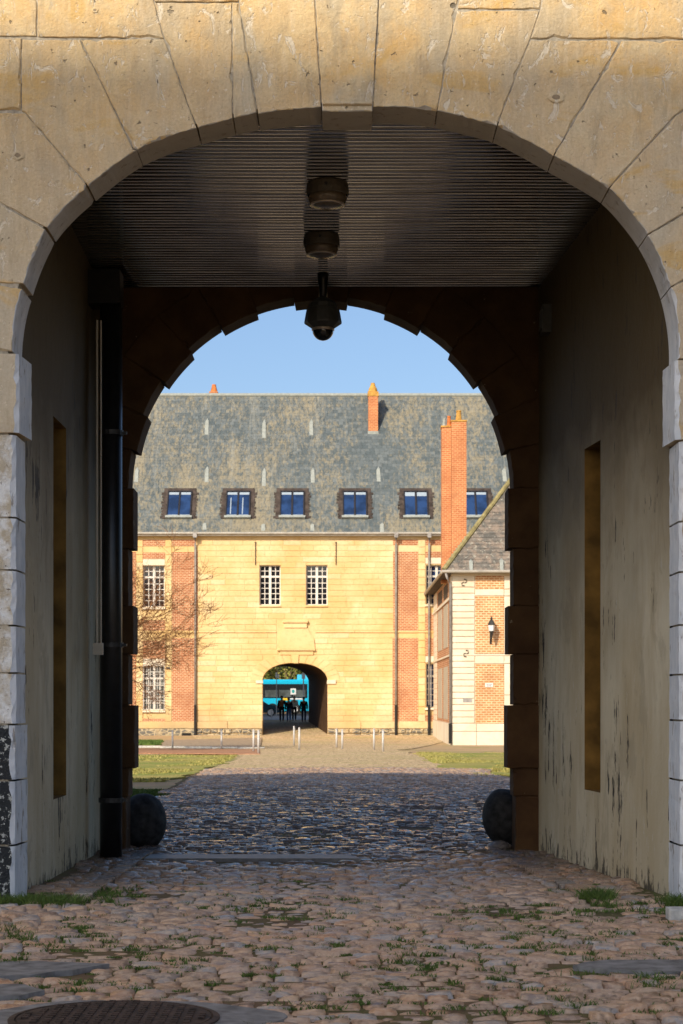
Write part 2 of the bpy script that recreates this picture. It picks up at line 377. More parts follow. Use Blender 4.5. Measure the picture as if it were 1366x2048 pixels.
simple('bus_cyan', (.008, .42, .66), .3, .5, 0, .03); simple('bus_black', (.012, .014, .018), .25, .5)
simple('bus_white', (.70, .70, .70), .4, .4); simple('bus_yellow', (.75, .50, .03), .4, .4)
simple('car_teal', (.012, .05, .075), .25, .6, .2, .05); simple('rubber', (.015, .015, .015), .9, .2); simple('hubcap', (.65, .65, .65), .4, .5, .3)
simple('teal_print', (.02, .30, .30), .6, .3)
simple('skin', (.50, .30, .21), .6, .3, 0, .05); simple('hair_dark', (.02, .014, .01), .7, .3); simple('hair_fair', (.30, .17, .07), .7, .3)
simple('cloth_black', (.012, .013, .02), .9, .1); simple('cloth_navy', (.02, .03, .07), .9, .1); simple('denim', (.06, .16, .42), .9, .1, 0, .2)
simple('cloth_pale', (.62, .68, .74), .9, .1); simple('leather_brown', (.36, .14, .06), .6, .3); simple('shoe', (.02, .02, .02), .7, .3)
simple('plaque', (.66, .64, .60), .5, .4, 0, .03); simple('plaque_ink', (.22, .22, .24), .6, .3)
simple('asphalt', (.055, .055, .06), .85, .2, 0, .2, 6); simple('street_pale', (.34, .31, .28), .85, .2, 0, .15, 3)

# ------------------------------------------------------------------ ground levels
GP = [(-400, 0), (12, 0), (16.7, -.05), (36.7, -.24), (60, -.58), (84, -.92), (96, -.97), (108, -.96), (115.2, -.84), (126, -.14), (150, .05), (5000, .05)]
def gz(X, Y):
    for (a, za), (b, zb) in zip(GP, GP[1:]):
        if Y <= b: z = za + (zb-za)*(Y-a)/(b-a); break
    else: z = GP[-1][1]
    k = min(1, max(0, (Y-17)/8)) * min(1, max(0, (115-Y)/20))
    z += .09 * k * max(0, 1-((X-.2)/4.5)**2)
    return z

# ================================================================== THE SETTING
ys = [-400, -150, -60, -20] + [float(v) for v in range(-8, 40, 1)] + [float(v) for v in range(40, 150, 3)] + [150, 170, 220, 400, 900, 2500, 5000]
xs = [-3000, -800, -200, -60, -30, -15, -8] + [v*.5 for v in range(-12, 13)] + [8, 15, 30, 60, 200, 800, 3000]
g = MB()
for y in ys:
    for x in xs: g.v.append((x, y, gz(x, y) - .07))
W = len(xs)
for j in range(len(ys)-1):
    for i in range(W-1): g.face((j*W+i, j*W+i+1, (j+1)*W+i+1, (j+1)*W+i))
g.build('ground', M['ground'], kind='structure')

def edge_l(Y):   # left edge of the cobbled road
    return -3.6 if Y < 17 else (-2.7 + .25*mnoise.noise(Vector((0, Y*.9, 0))) - max(0, Y-30)*.028 if Y < 80 else -5 - (Y-80)*.12)
def edge_r(Y): return 3.6 if Y < 17 else (3.15 + .2*math.sin(Y*.6+1) - max(0, Y-36)*.015 if Y < 80 else 2.6 + (Y-80)*.13)
COB_Y0, COB_Y1 = 5.6, 42.0
road = empty('cobbled_road', (0, 12, 0), kind='structure')
b = MB()
yy = [COB_Y0-2 + i*.5 for i in range(int((COB_Y1-COB_Y0+2.6)/.5)+1)]
def strip(b, yy, fl, fr, dz, n=10):
    W = n+1; base = len(b.v)
    for y in yy:
        l, r = fl(y), fr(y)
        for i in range(W): x = l+(r-l)*i/n; b.v.append((x, y, gz(x, y)+dz))
    for j in range(len(yy)-1):
        for i in range(n): k = base+j*W+i; b.face((k, k+1, k+W+1, k+W))
strip(b, yy, lambda y: edge_l(y)-.1, lambda y: edge_r(y)+.1, -.019, 14)
b.build('joint_soil', M['joint'], road, kind='structure')
b = MB(); strip(b, [COB_Y1-.2 + i*1.5 for i in range(57)], edge_l, edge_r, -.045, 12)
b.build('far_paving', M['farpave'], road, kind='structure')

# individual setts
def cobble_mesh(seed, hi=True):
    r = random.Random(seed); C = [-1, -.84, -.3, .35, .84, 1] if hi else [-1, -.8, 0, .8, 1]; b = MB(); N = len(C)
    tx, ty, q = r.uniform(-.006, .006), r.uniform(-.008, .008), r.uniform(7, 20)
    for v in C:
        for u in C:
            mx = max(abs(u), abs(v)); k = (abs(u)**q+abs(v)**q)**(1/q) or 1
            uu, vv = (u*mx/k, v*mx/k) if mx else (0, 0)
            z = -.003*(uu*uu+vv*vv) + tx*uu + ty*vv + r.uniform(-.005, .005) - (.004 if mx > .75 else 0)
            if mx >= .999: z = -.045
            b.v.append((uu*.5*(1+r.uniform(-.05, .03)), vv*.5*(1+r.uniform(-.05, .03)), z))
    for j in range(N-1):
        for i in range(N-1): k = j*N+i; b.face((k, k+1, k+N+1, k+N))
    return b
CV = [cobble_mesh(100+i, True) for i in range(18)]
CL = [cobble_mesh(300+i, False) for i in range(18)]
CM = []
for c in CV:
    me = bpy.data.meshes.new('cobble'); me.from_pydata(c.v, [], c.f); me.polygons.foreach_set('use_smooth', [True]*len(c.f)); me.materials.append(M['cobble']); CM.append(me)
MANH = (-.905, 7.46); 
def blocked(x, y):
    if ((x-MANH[0]-.05)/.62)**2 + ((y-MANH[1])/.49)**2 < 1: return True
    if -2.9 < x < -1.15 + .1*math.sin(y*9) and 8.62 < y < 9.12 and x < -1.15: return True
    if x < -1.32 and 8.02 < y < 8.36: return True
    if x > 1.02+.3*(9.1-y) and 8.78 < y < 9.24: return True
    if -1.75 < x < 1.2 and 15.35 < y < 15.95 and (x < .12 or y < 15.5): return True
    if abs(x+1.70) < .075 and 11.8 < y < 16.9: return True
    if abs(x-kerb_r(y)) < .075 and 11.8 < y < 16.9: return True
    if 17.0 > y > 11.99 and (x < -2.08 or x > 2.14-.085*max(0, y-12.4)): return True
    if 17.1 > y > 16.6 and (x < -1.86 or x > 1.48): return True
    if x > 1.93 and 11.0 < y < 11.16: return True
    return False
def kerb_r(y): return 1.66 - (y-12)*.068
spots = []
y = COB_Y0; row = 0
while y < COB_Y1:
    dep = rng.uniform(.09, .125) * (1.0 if y < 20 else 1.05)
    x = edge_l(y) + rng.uniform(0, .1)
    while x < edge_r(y):
        w = rng.uniform(.09, .175)
        cx, cy = x+w/2, y+dep/2 + .03*math.sin(x*2.1+row) + rng.uniform(-.012, .012)
        if not blocked(cx, cy): spots.append((cx, cy, w, dep, rng.random()))
        x += w + .006
    y += dep + .006; row += 1
def lump(x, y): return .030*mnoise.noise(Vector((x*1.3, y*1.1, 0))) + .010*mnoise.noise(Vector((x*4, y*4, 5)))
def infr(s):
    px = CX + s[0]*F/s[1]; py = HZ + (EYE-gz(s[0], s[1]))*F/s[1]
    return -20 < px < 1386 and py < 2070
vis = sorted([s for s in spots if infr(s)], key=lambda s: s[1])[:300]; vs = set(id(s) for s in vis)
for s in vis:
    o = bpy.data.objects.new('cobble', rng.choice(CM)); COL.objects.link(o); o.parent = road
    o.location = (s[0], s[1]-12, gz(s[0], s[1]) + lump(s[0], s[1]) + rng.uniform(-.008, .008))
    o.scale = (s[2]*1.1, s[3]*1.1, 1.0); o.rotation_euler = (rng.gauss(0, .035), rng.gauss(0, .04), rng.gauss(0, .05) + (math.pi if rng.random() < .5 else 0))
b = MB()
for s in spots:
    if id(s) in vs: continue
    c = rng.choice(CV if s[1] < 17 else CL); a = rng.gauss(0, .05); ca, sa = math.cos(a), math.sin(a); tx, ty = rng.gauss(0, .04), rng.gauss(0, .04)
    z0 = gz(s[0], s[1]) + lump(s[0], s[1]) + rng.uniform(-.009, .009); n = len(b.v)
    fx = -1 if rng.random() < .5 else 1
    for (vx, vy, vz) in c.v:
        vx *= s[2]*1.1; vy *= s[3]*1.1
        b.v.append((s[0]+vx*ca-vy*sa, s[1]+vx*sa+vy*ca, z0+vz+vx*tx+vy*ty))
    b.cr = .01+s[4]*.98
    for f in c.f: b.face([n+k for k in f])
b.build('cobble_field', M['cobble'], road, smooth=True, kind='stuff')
# kerb lines inside the passage
for side in (0, 1):
    y = 11.9
    while y < 16.6:
        L = rng.uniform(.28, .42); x = -1.70 if side == 0 else kerb_r(y+L/2)
        b = MB(); zc = gz(x, y) + rng.uniform(.004, .016)
        b.xprism([(y, zc-.1), (y+L-.015, zc-.1), (y+L-.015, zc-.012), (y+L-.03, zc), (y+.015, zc), (y, zc-.012)], x-.062, x+.062)
        b.build('kerb_stone', M['cobble'], road); y += L
# threshold slab, patches, manhole
def blob(name, pts, Yz, mat, parent=None, h=.006, th=.05, **k):
    b = MB(); n = len(pts); top = b.add([(x, y, gz(x, y)+h) for x, y in pts]); bot = b.add([(x*1.0, y, gz(x, y)+h-th) for x, y in pts])
    b.face(range(top, top+n))
    for i in range(n): j = (i+1) % n; b.face((top+j, top+i, bot+i, bot+j))
    return b.build(name, mat, parent, **k)
def ragged(pts, amp=.02, step=.06, seed=1):
    r = random.Random(seed); out = []
    for (a, c) in zip(pts, pts[1:]+pts[:1]):
        L = math.dist(a, c); n = max(1, int(L/step))
        for i in range(n): t = i/n; out.append((a[0]+(c[0]-a[0])*t+r.uniform(-amp, amp), a[1]+(c[1]-a[1])*t+r.uniform(-amp, amp)))
    return out
blob('threshold_slab', ragged([(-1.62, 15.42), (.15, 15.42), (.10, 15.9), (-1.62, 15.9)], .008), 0, M['slab_blue'], road, .012)
blob('concrete_patch', ragged([(-3.0, 8.64), (-1.45, 8.64), (-1.12, 9.02), (-1.5, 9.12), (-3.0, 9.12)], .02, .08, 2), 0, M['concrete'], road, .008)
blob('concrete_patch', ragged([(-3.0, 8.05), (-1.40, 8.05), (-1.30, 8.2), (-1.42, 8.36), (-3.0, 8.36)], .015, .08, 3), 0, M['concrete'], road, .010)
blob('concrete_patch', ragged([(1.12, 9.0), (1.35, 8.80), (3.2, 8.80), (3.2, 9.22), (1.3, 9.2)], .02, .08, 4), 0, M['concrete'], road, .006)
mh = empty('manhole', (MANH[0], MANH[1], 0), 'round rusty iron manhole cover in a rough concrete collar among the setts', 'manhole cover')
ring = []
for k in range(48):
    a = 2*math.pi*k/48; q = 1+.05*math.sin(3*a+1)+.03*math.sin(7*a)
    ring.append((MANH[0]+.05+.60*q*math.cos(a), MANH[1]+.47*q*math.sin(a)))
blob('collar', ring, 0, M['concrete'], mh, .010)
b = MB(); b.lathe([(.42, -.02), (.42, .016), (.395, .020), (.392, .013), (.388, .013), (.385, .019), (.05, .021)], (MANH[0], MANH[1], 0), 48); b.build('cover', M['rust_iron'], mh)
b = MB()
for i in range(-7, 8):
    for j in range(-7, 8):
        x, y = i*.05, j*.05
        if x*x+y*y < .36**2: b.box(MANH[0]+x-.013, MANH[0]+x+.013, MANH[1]+y-.013, MANH[1]+y+.013, .015, .027)
b.build('tread_studs', M['rust_iron'], mh, kind='stuff')
b = MB()
for x0, x1 in ((1.93, 2.62), (2.64, 3.3)):
    b = MB(); b.bbox(x0, x1, 11.02, 11.15, -.06, .05, .012); o = b.build('edging_stone', M['kerb_white'], road)

# lawns and paths in the courtyard
def lawn(name, pts, mat, n_bl, seed, hgt=.05, dz=-.035):
    o = blob(name, ragged(pts, .25, .9, seed), 0, mat, None, dz, .03, kind='structure')
    r = random.Random(seed); b = MB()
    x0, x1 = min(p[0] for p in pts), max(p[0] for p in pts); y0, y1 = min(p[1] for p in pts), max(p[1] for p in pts)
    def inside(x, y):
        c = False
        for (ax, ay), (bx, by) in zip(pts, pts[1:]+pts[:1]):
            if (ay > y) != (by > y) and x < (bx-ax)*(y-ay)/(by-ay)+ax: c = not c
        return c
    for _ in range(n_bl):
        x, y = r.uniform(x0, x1), y0+(y1-y0)*r.random()
        if not inside(x, y) or mnoise.noise(Vector((x*.5, y*.25, 3))) < -.05: continue
        z = gz(x, y)+dz-.01; b.cr = r.uniform(.02, .98)
        for _k in range(3):
            a = r.uniform(0, 6.28); w = r.uniform(.02, .05); h = hgt*r.uniform(.5, 1.4); dx, dy = math.cos(a)*w, math.sin(a)*w
            xx, yy_ = x+r.uniform(-.06, .06), y+r.uniform(-.06, .06)
            k = b.add([(xx-dx, yy_-dy, z), (xx+dx, yy_+dy, z), (xx+r.uniform(-.03, .03), yy_+r.uniform(-.03, .03), z+h)]); b.face((k, k+1, k+2))
    b.build('grass', M['grass_dry'] if mat == M['lawn'] else M['grass_blade'], None, kind='stuff')
def gpt(px, py):   # the ground point seen at a photo pixel
    Y = 20.0
    for _ in range(60): Y = F*(EYE-gz((px-CX)*Y/F, Y))/(py-HZ)
    return (X_(px, Y), Y)
def gpoly(l): return [gpt(a, c) for a, c in l]
lawn('lawn', gpoly([(140, 1556), (330, 1557), (395, 1545), (430, 1530), (474, 1509), (140, 1507)]), M['lawn'], 16000, 11, .05)
lawn('lawn', gpoly([(835, 1503), (1150, 1503), (1150, 1556), (960, 1552), (880, 1530)]), M['lawn'], 16000, 12, .05)
lawn('lawn', gpoly([(140, 1594), (330, 1592), (350, 1577), (300, 1573), (140, 1573)]), M['lawn_green'], 6000, 13, .04)
lawn('lawn', gpoly([(940, 1568), (1010, 1575), (1200, 1578), (1200, 1565)]), M['lawn_green'], 2500, 16, .03)
lawn('lawn', gpoly([(100, 1489), (318, 1488), (325, 1480), (100, 1480)]), M['lawn_green'], 5000, 14, .08)
# pale kerb across the courtyard and the red gravel path in front of it
simple('gravel_red', (.40, .21, .12), .9, .2, 0, .2, 5, .01); simple('gravel_grey', (.34, .26, .18), .9, .2, 0, .2, 4, .01)
blob('gravel_path', [gpt(60, 1504), gpt(300, 1504.5), gpt(520, 1506), gpt(520, 1497), gpt(300, 1495), gpt(60, 1495)], 0, M['gravel_red'], None, -.03, .03, kind='structure')
blob('paved_apron', [gpt(322, 1491.5), gpt(520, 1494), gpt(524, 1474), gpt(330, 1479)], 0, M['gravel_grey'], None, -.028, .03, kind='structure')
for i in range(9):
    a, c = gpt(60+i*52, 1492.5+max(0, i-4)*.7), gpt(60+(i+1)*52-2, 1492.5+max(0, i-3)*.7)
    b = MB(); z = gz(a[0], a[1]); b.box(a[0], c[0]-.02, a[1], a[1]+.28, z-.1, z+.02)
    if i == 0: kset = empty('courtyard_kerb', (a[0], a[1], z), 'low pale stone kerb crossing the courtyard on the left before the barracks', 'kerb')
    b.build('kerb_stone', M['kerb_white'], kset)

# grass tufts between the setts
b = MB(); r = random.Random(5)
def tuft(x, y, n, h, spread, dry=.3):
    z = gz(x, y)-.012
    for _ in range(n):
        a = r.uniform(0, 6.28); w = r.uniform(.002, .0045); rr = spread*math.sqrt(r.random()); t = r.uniform(0, 6.28)
        xx, yy_ = x+rr*math.cos(t)*1.7, y+rr*math.sin(t)*.8; hh = h*r.uniform(.5, 1.25); lx, ly = r.gauss(0, .7)*hh, r.gauss(0, .5)*hh
        b.cr = r.uniform(.02, .98)
        dx, dy = math.cos(a)*w, math.sin(a)*w
        k = b.add([(xx-dx, yy_-dy, z), (xx+dx, yy_+dy, z), (xx+dx*.7+lx*.4, yy_+dy*.7+ly*.4, z+hh*.6), (xx-dx*.7+lx*.4, yy_-dy*.7+ly*.4, z+hh*.6), (xx+lx, yy_+ly, z+hh)])
        b.face((k, k+1, k+2, k+3)); b.face((k+3, k+2, k+4))
for s in sorted(spots, key=lambda s: s[1]):
    if s[1] > 13.5: break
    p = .42 if s[1] < 11.8 else .12
    p *= .35 + 1.3*max(0, mnoise.noise(Vector((s[0]*.9, s[1]*1.2, 9)))+.45)
    if r.random() < p: tuft(s[0]+s[2]/2*r.choice((-1, 1)), s[1]+r.choice((-1, 1))*s[3]/2, r.randint(22, 60), r.uniform(.009, .028), r.uniform(.02, .07))
for _ in range(60): tuft(r.uniform(-2.35, -1.62), r.uniform(11.55, 11.95), 50, .065, .06)
for _ in range(26): tuft(r.uniform(-3.2, -1.7), r.uniform(9.4, 11.2), 30, .045, .07)
for _ in range(14): tuft(r.uniform(1.55, 1.72), r.uniform(11.9, 12.2), 50, .075, .04)
for _ in range(22): tuft(r.uniform(2.05, 2.5), r.uniform(11.55, 11.95), 50, .07, .05)
for _ in range(22): tuft(r.uniform(1.4, 2.4), r.uniform(10.6, 11.8), 26, .035, .06)
for _ in range(22): tuft(r.uniform(1.3, 3.2), r.uniform(7.9, 8.75), 30, .04, .06)
for _ in range(14): tuft(r.uniform(-1.66, -1.45), r.uniform(11.8, 12.8), 30, .035, .04)
b.build('grass_tufts', M['grass_blade'], None, kind='stuff')

# ================================================================== THE GATEHOUSE (the arch we look through)
gate = empty('gatehouse', (0, 12, 0), 'weathered limestone gatehouse whose open passage frames the whole view', 'gatehouse')
YF = 12.0; YB = 12.37
L_ARC = [(25,705),(26,680),(30,640),(38,600),(50,560),(68,510),(95,457),(135,410),(185,366),(230,330),(275,300),(332,275),(395,256),(455,240),(515,228),(575,220),(643,215)]
R_ARC = [(745,214),(800,214),(874,222),(935,236),(994,252),(1052,281),(1107,312),(1163,343),(1217,377),(1258,420),(1294,469),(1320,520),(1340,575),(1352,630),(1357,680),(1357,718)]
def smooth(l, n=6):
    out = []
    for i in range(len(l)-1):
        p0, p1, p2, p3 = l[max(i-1, 0)], l[i], l[i+1], l[min(i+2, len(l)-1)]
        for k in range(n):
            t = k/n; out.append(tuple(.5*((2*p1[c])+(-p0[c]+p2[c])*t+(2*p0[c]-5*p1[c]+4*p2[c]-p3[c])*t*t+(-p0[c]+3*p1[c]-3*p2[c]+p3[c])*t**3) for c in (0, 1)))
    return out+[l[-1]]
LA, RA = smooth(L_ARC), smooth(R_ARC)
def arcseg(C, a, c):
    """points of curve C from the one nearest a to the one nearest c"""
    i = min(range(len(C)), key=lambda k: math.dist(C[k], a)); j = min(range(len(C)), key=lambda k: math.dist(C[k], c))
    return C[i:j+1] if i <= j else C[j:i+1][::-1]
def on_arc(p): return min(min(math.dist(p, q) for q in LA), min(math.dist(p, q) for q in RA)) < 7 or (643 <= p[0] <= 746 and p[1] > 195)
_A = [(X_(p[0], YF), Z_(p[1], YF)) for p in smooth(L_ARC, 24)] + [(X_(p[0], YF), Z_(p[1], YF)) for p in smooth(R_ARC, 24)]
def near_arc(x, z): return min((x-a)**2+(z-c)**2 for a, c in _A) < .016**2 or (X_(640, YF) < x < X_(749, YF) and z < Z_(215, YF))
def inset(poly, d):
    n = len(poly); A = sum(poly[i][0]*poly[(i+1) % n][1]-poly[(i+1) % n][0]*poly[i][1] for i in range(n)); s_ = 1 if A > 0 else -1
    out = []
    for i in range(n):
        p, q, w = poly[i-1], poly[i], poly[(i+1) % n]
        e1 = (q[0]-p[0], q[1]-p[1]); e2 = (w[0]-q[0], w[1]-q[1]); l1 = math.hypot(*e1) or 1; l2 = math.hypot(*e2) or 1
        n1 = (-e1[1]/l1*s_, e1[0]/l1*s_); n2 = (-e2[1]/l2*s_, e2[0]/l2*s_)
        nx, ny = n1[0]+n2[0], n1[1]+n2[1]; L = math.hypot(nx, ny) or 1; nx, ny = nx/L, ny/L
        k = min(1.6, 1/max(.4, nx*n1[0]+ny*n1[1])); out.append((q[0]+nx*d*k, q[1]+ny*d*k))
    return out
def stone(poly, parent=gate, Y=YF, yb=YB, j=.0035, chip=1.0, mats=None, dy=None, testarc=True, bev=.006, proj=True, seed=None):
    """a stone whose front is a polygon of photo pixels at depth Y (or of metres when proj is False)"""
    r = random.Random(seed if seed is not None else hash((round(poly[0][0]), round(poly[0][1]), len(poly))) & 0xffff)
    pts = []; fl = []
    if proj:
        keep = [poly[0]]
        for p in poly[1:]:
            if math.dist(p, keep[-1]) > 9 or (math.dist(p, keep[-1]) > 3 and not on_arc(p)): keep.append(p)
        while math.dist(keep[-1], keep[0]) < 6: keep.pop()
        out_ = []
        for i_, p in enumerate(keep):      # drop folds: points where the outline doubles back
            a_, c_ = keep[i_-1], keep[(i_+1) % len(keep)]
            d1 = (p[0]-a_[0], p[1]-a_[1]); d2 = (c_[0]-p[0], c_[1]-p[1])
            if (d1[0]*d2[0]+d1[1]*d2[1]) < -.75*math.hypot(*d1)*math.hypot(*d2) and min(math.hypot(*d1), math.hypot(*d2)) < 16: continue
            out_.append(p)
        poly = out_
    n = len(poly)
    for i in range(n):
        a, c = poly[i], poly[(i+1) % n]
        A = (X_(a[0], Y), Z_(a[1], Y)) if proj else a; C = (X_(c[0], Y), Z_(c[1], Y)) if proj else c
        k = max(1, int(math.dist(A, C)/.05)); arc = testarc and on_arc(((a[0]+c[0])/2, (a[1]+c[1])/2)) and on_arc(a) and on_arc(c)
        for q in range(k):
            t = q/k; pts.append((A[0]+(C[0]-A[0])*t, A[1]+(C[1]-A[1])*t)); fl.append(arc)
    if Y < 13 and sum((pts[i][0]*pts[(i+1) % len(pts)][1]-pts[(i+1) % len(pts)][0]*pts[i][1]) for i in range(len(pts))) < 0: pts = pts[::-1]; fl = fl[::-1]; fl = fl[1:]+fl[:1]
    base = inset(pts, j)
    k = len(base); yo = (dy if dy is not None else r.uniform(-.004, .004)) + Y
    wob = [(p[0]+r.uniform(-.003, .003)*chip, p[1]+r.uniform(-.003, .003)*chip) for p in base]
    bite = [bev*(r.uniform(.3, 1.3)) + (r.random() < .10)*r.uniform(.006, .02)*chip for _ in base]
    for i in range(k):   # let the bites spread over neighbours
        bite[i] = max(bite[i], bite[i-1]*.55)
    ins = inset(wob, 1.0); inn = [(p[0]+(q[0]-p[0])*bt, p[1]+(q[1]-p[1])*bt) for p, q, bt in zip(wob, ins, bite)]
    b = MB(); f0 = b.add([(x, yo, z) for x, z in inn]); f1 = b.add([(x, yo+bt*.9, z) for (x, z), bt in zip(wob, bite)]); f2 = b.add([(x, yb, z) for x, z in base])
    b.face(range(f0, f0+k), 0)
    for i in range(k):
        q = (i+1) % k; sm = 1 if (fl[i] and fl[q]) or (testarc and proj and near_arc((base[i][0]+base[q][0])/2, (base[i][1]+base[q][1])/2)) else 0
        b.face((f0+i, f1+i, f1+q, f0+q), 1 if (sm == 1 and r.random() < .7) else 0); b.face((f1+i, f2+i, f2+q, f1+q), sm)
    b.face(range(f2+k-1, f2-1, -1), 0)
    return b.build('stone', mats or [M['front'], M['white'], M['soffit_stone']], parent)
T = -80
K = [(626,T),(643,207),(643,224),(746,224),(746,207),(762,T)]
stones = [
 ([(-200,T),(74,T),(74,73),(-200,72)]),
 ([(74,T),(283,T),(308,0),(328,77),(74,74)]),
 ([(43,78),(160,79),(195,149),(266,297)]+arcseg(LA,(275,300),(180,369))+[(174,369),(49,225),(42,222)]),
 ([(160,78),(328,77),(351,138),(374,205),(395,256)]+arcseg(LA,(390,257),(275,300))+[(266,297),(195,149)]),
 ([(283,T),(463,T),(478,4),(309,4)]),
 ([(309,4),(464,4),(466,237)]+arcseg(LA,(462,238),(400,255))+[(395,256),(374,205),(351,138),(328,77)]),
 ([(464,4),(478,4),(515,226),(466,237)]),
 ([(463,T),(626,T),(634,70),(643,215)]+arcseg(LA,(640,215),(520,227))+[(515,228),(478,4)]),
 ([(-200,75),(43,76),(42,220),(-200,218)]),
 ([(-200,222),(49,225),(174,369)]+arcseg(LA,(175,372),(98,454))+[(92,458),(0,405),(-200,300)]),
 ([(-200,302),(0,407),(92,458)]+arcseg(LA,(93,460),(46,572))+[(45,575),(0,567),(-200,542)]),
 ([(-200,544),(0,569),(45,577)]+arcseg(LA,(44,580),(25,705))+[(-200,705)]),
 ([(762,T),(933,T),(917,0),(874,222)]+arcseg(RA,(870,221),(746,214))),
 ([(913,20),(1080,20),(1061,77),(1045,118),(994,252)]+arcseg(RA,(990,251),(876,222))+[(874,222)]),
 ([(933,T),(1115,T),(1086,0),(1080,18),(914,18)]),
 ([(1115,T),(1600,T),(1600,78),(1061,77),(1086,0)]),
 ([(1061,79),(1240,79),(1237,90),(1107,312)]+arcseg(RA,(1103,310),(998,254))+[(994,252),(1045,118)]),
 ([(1242,80),(1560,80),(1348,233),(1217,377)]+arcseg(RA,(1213,374),(1110,313))+[(1107,312),(1238,92)]),
 ([(1562,82),(1620,82),(1620,330),(1366,428),(1294,469)]+arcseg(RA,(1292,466),(1220,379))+[(1217,377),(1350,233)]),
 ([(1620,332),(1620,540),(1366,560),(1340,575)]+arcseg(RA,(1340,572),(1296,472))+[(1294,469),(1366,430)]),
 ([(1620,542),(1620,718)]+arcseg(RA,(1357,718),(1341,578))+[(1340,575),(1366,562)]),
]
for i, s in enumerate(stones): stone(s, seed=i+10)
tag(stone(K, seed=5, dy=-.006, yb=12.40), 'keystone with a broken moulding along its lower edge')
b = MB(); b.bbox(X_(645, YF), X_(744, YF), YF-.022, YF+.05, Z_(211, YF), Z_(205, YF), .006); b.build('keystone_moulding', M['front'], gate)
def chip(px, py, rad, seed, squash=.8):
    r = random.Random(seed); b = MB(); n = 12; x0, z0 = X_(px, YF), Z_(py, YF); rr = rad*YF/F
    ro = [(x0+math.cos(6.283*i/n)*rr*r.uniform(.8, 1.2), z0+math.sin(6.283*i/n)*rr*squash*r.uniform(.8, 1.2)) for i in range(n)]
    a = b.add([(x, YF-.0045, z) for x, z in ro]); m_ = b.add([(x0+(x-x0)*.72, YF-.0062, z0+(z-z0)*.72) for x, z in ro]); c = b.add([(x0+(x-x0)*.5, YF-.0050, z0+(z-z0)*.45) for x, z in ro])
    for i in range(n): j = (i+1) % n; b.face((a+i, a+j, m_+j, m_+i)); b.face((m_+i, m_+j, c+j, c+i))
    b.face(range(c, c+n), 1)  # dark centre painted for the shade inside a hole that is not cut
    b.build('painted_hole', [M['front'], M['soffit_stone']], gate)
for i, q in enumerate(((35, 311, 12), (190, 21, 7), (1112, 195, 16))): chip(*q, seed=600+i)
# impost stones and jamb courses; their reveals carry white limewash
def jamb(x0, x1, ya, yb_, side, mats, seed, dy=None, extra=.0, chip=1.6):
    a, c = X_(x0, YF), X_(x1, YF); z1, z0 = Z_(ya, YF), Z_(yb_, YF)
    b = MB(); r = random.Random(seed); n = max(3, int((z1-z0)/.05))
    edge = c if side == 'L' else a; far = a if side == 'L' else c; sg = -1 if side == 'L' else 1
    yo = YF + (dy if dy is not None else r.uniform(-.003, .003)); j = .003
    rows = []
    for i in range(n+1):
        z = z0+j+(z1-z0-2*j)*i/n; w1, w2 = r.uniform(-.003, .003)*chip, r.uniform(.002, .016)*chip
        rows.append([(far+sg*j*0, yo, z), (edge+sg*(.012+w2), yo, z), (edge+w1*.6, yo+.02+abs(w1), z), (edge-sg*extra+r.uniform(-.0015, .0015)*chip, YB+.0, z), (far, YB, z)])
    ids = [b.add(rw) for rw in rows]
    for p, q in zip(ids, ids[1:]):
        b.face((p, p+1, q+1, q), 0); b.face((p+1, p+2, q+2, q+1), 1); b.face((p+2, p+3, q+3, q+2), 1); b.face((p+3, p+4, q+4, q+3), 0)
    b.face([ids[-1]+k for k in range(5)], 0); b.face([ids[0]+k for k in range(4, -1, -1)], 0)
    return b.build('stone', mats, gate)
jamb(-200, 38, 707, 866, 'L', [M['front'], M['white']], 1, -.008, .02)
jamb(1350, 1620, 720, 880, 'R', [M['front'], M['white']], 2, -.008, .015)
for i, (a, c) in enumerate(((869,1034),(1036,1139),(1141,1250),(1252,1345),(1347,1448))): jamb(-200, 31, a, c, 'L', [M['flaking'], M['white']], 20+i)
for i, (a, c) in enumerate(((882,1042),(1044,1143),(1145,1249),(1251,1348),(1350,1440))): jamb(1359, 1620, a, c, 'R', [M['flaking'], M['white']], 30+i)
for i, (a, c) in enumerate(((1450,1560),(1562,1690),(1692,1840))): jamb(-200, 29, a, c, 'L', [M['tar'], M['white']], 40+i, None, .02)
for i, (a, c) in enumerate(((1442,1560),(1562,1690),(1692,1840))): jamb(1361, 1620, a, c, 'R', [M['tar'], M['white']], 50+i, None, .01)
# the facade beyond the frame
b = MB(); r = random.Random(77)
def course_fill(b, x0, x1, z0, z1, y, ch, wa, wb, gap=.012, b_=.012, dep=.12, r=r, jit=.006, skip=None):
    n = max(1, round((z1-z0)/ch)); h = (z1-z0)/n
    for i in range(n):
        x = x0
        while x < x1-.02:
            w = r.uniform(wa, wb)
            if x1-(x+w) < wa*.6: w = x1-x
            xe = min(x1, x+w)
            if not (skip and skip(x, xe, z0+h*i, z0+h*(i+1))):
                b.cr = r.uniform(.02, .98); b.bbox(x+gap/2, xe-gap/2, y+r.uniform(-jit, jit), y+dep, z0+h*i+gap/2, z0+h*(i+1)-gap/2, b_)
            x = xe
zt, zT = Z_(T, YF)+.003, 11.4
course_fill(b, -9, X_(-201, YF), -.15, zt, YF, .36, .55, .95); course_fill(b, X_(1621, YF), 9, -.15, zt, YF, .36, .55, .95)
course_fill(b, -9, 9, zt, zT, YF, .36, .55, .95)
b.build('stone_courses', M['front'], gate, kind='stuff')
